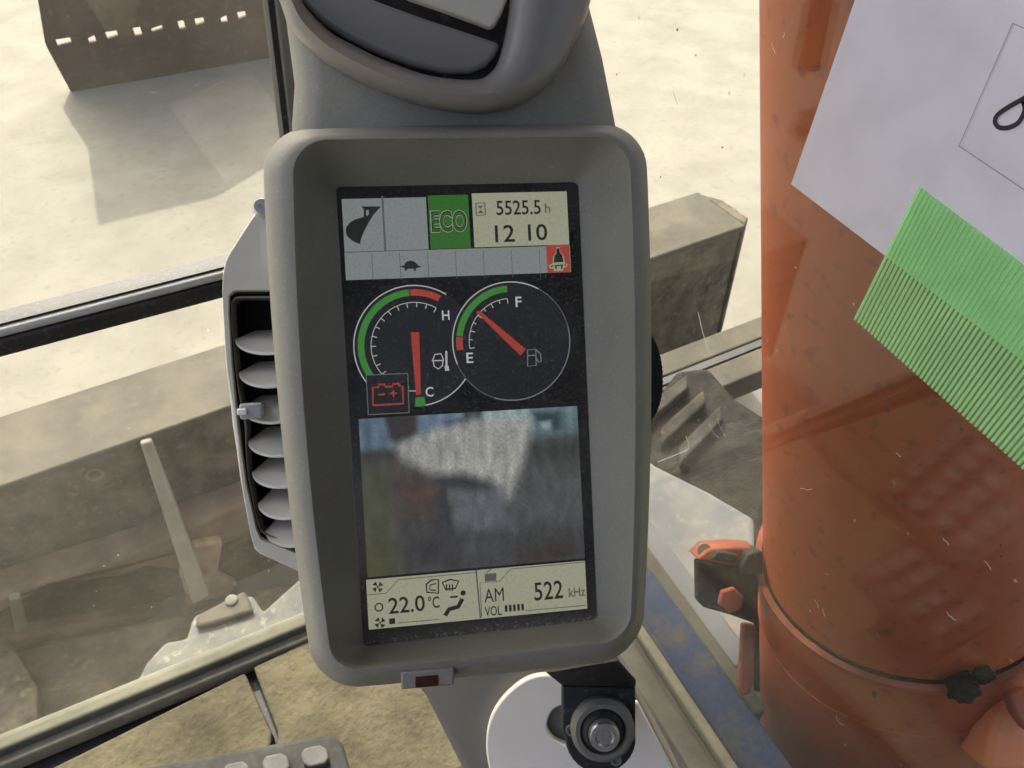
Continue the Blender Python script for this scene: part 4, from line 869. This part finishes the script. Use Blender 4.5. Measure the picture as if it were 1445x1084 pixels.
v, f = lathe(c, -FW, [(.0070, 0), (.0070, .008), (.0062, .0098), (.0042, .0098), (.0036, .0086), (.0005, .0086)], 32); mesh('bolt', v, f, M['metal'], bk, smooth=40)
for x, y in ((806, 1030), (869, 1072)):
    v, f = lathe(dep(x, y, .3675), -FW, [(.0026, 0), (.0026, .001), (.0016, .001), (.0014, -.001)], 16); mesh('rivet', v, f, M['plastic_dark'], bk, smooth=40)

def make_pedal(corners, z, label, rows, cols):
    P_ = [hz(x, y, z) for x, y in corners] if not isinstance(corners[0], Vector) else corners
    cen_ = sum(P_, Vector()) / 4
    t = thing('foot_pedal', Vector((cen_.x, cen_.y, FLOOR)), label, 'pedal', 'foot pedals on the cab floor')
    a, b, c2, d2 = P_
    def uv(u, v_): return a.lerp(b, u).lerp(d2.lerp(c2, u), v_)
    # rounded plate
    out = []
    for (u, v_), (su, sv_) in zip(((0, 0), (1, 0), (1, 1), (0, 1)), ((1, 1), (-1, 1), (-1, -1), (1, -1))):
        for k in range(6):
            th = math.pi / 2 * k / 5; p_, q_ = 1 - math.cos(th), 1 - math.sin(th)
            if su * sv_ < 0: p_, q_ = q_, p_
            out.append(uv(u + su * .10 * p_, v_ + sv_ * .10 * q_))
    v2, f2 = prism(out, [p - ZZ * .02 for p in out]); mesh('plate', v2, f2, M['pedal'], t, bevel=.005)
    for i in range(rows):
        for j in range(cols):
            u, w2 = (j + .75) / (cols + .5), (i + .75) / (rows + .5); hu, hv = .33 / (cols + .5), .30 / (rows + .5)
            sq = [uv(u + hu * x, w2 + hv * y) for x, y in ((-1, -.5), (-.6, -1), (.6, -1), (1, -.5), (1, .5), (.6, 1), (-.6, 1), (-1, .5))]
            v2, f2 = extr(sq, (0, 0, .009)); mesh('stud', v2, f2, M['stud'], t, bevel=.002)
    v2, f2 = boxv((cen_.x - .02, cen_.y - .02, FLOOR), (cen_.x + .02, cen_.y + .02, z - .02)); mesh('pedal_arm', v2, f2, M['black'], t)
    return t
make_pedal([Vector((-.195, .425, FLOOR + .09)), Vector((-.004, .372, FLOOR + .09)), Vector((-.010, .230, FLOOR + .10)), Vector((-.200, .240, FLOOR + .10))], FLOOR + .10, 'dark grey rubber foot pedal with raised studs at the bottom left', 4, 5)
make_pedal([Vector((.012, .292, FLOOR + .09)), Vector((.098, .292, FLOOR + .09)), Vector((.098, .170, FLOOR + .10)), Vector((.012, .170, FLOOR + .10))], FLOOR + .10, 'second studded foot pedal, showing only as a reflection in the right window', 4, 3)
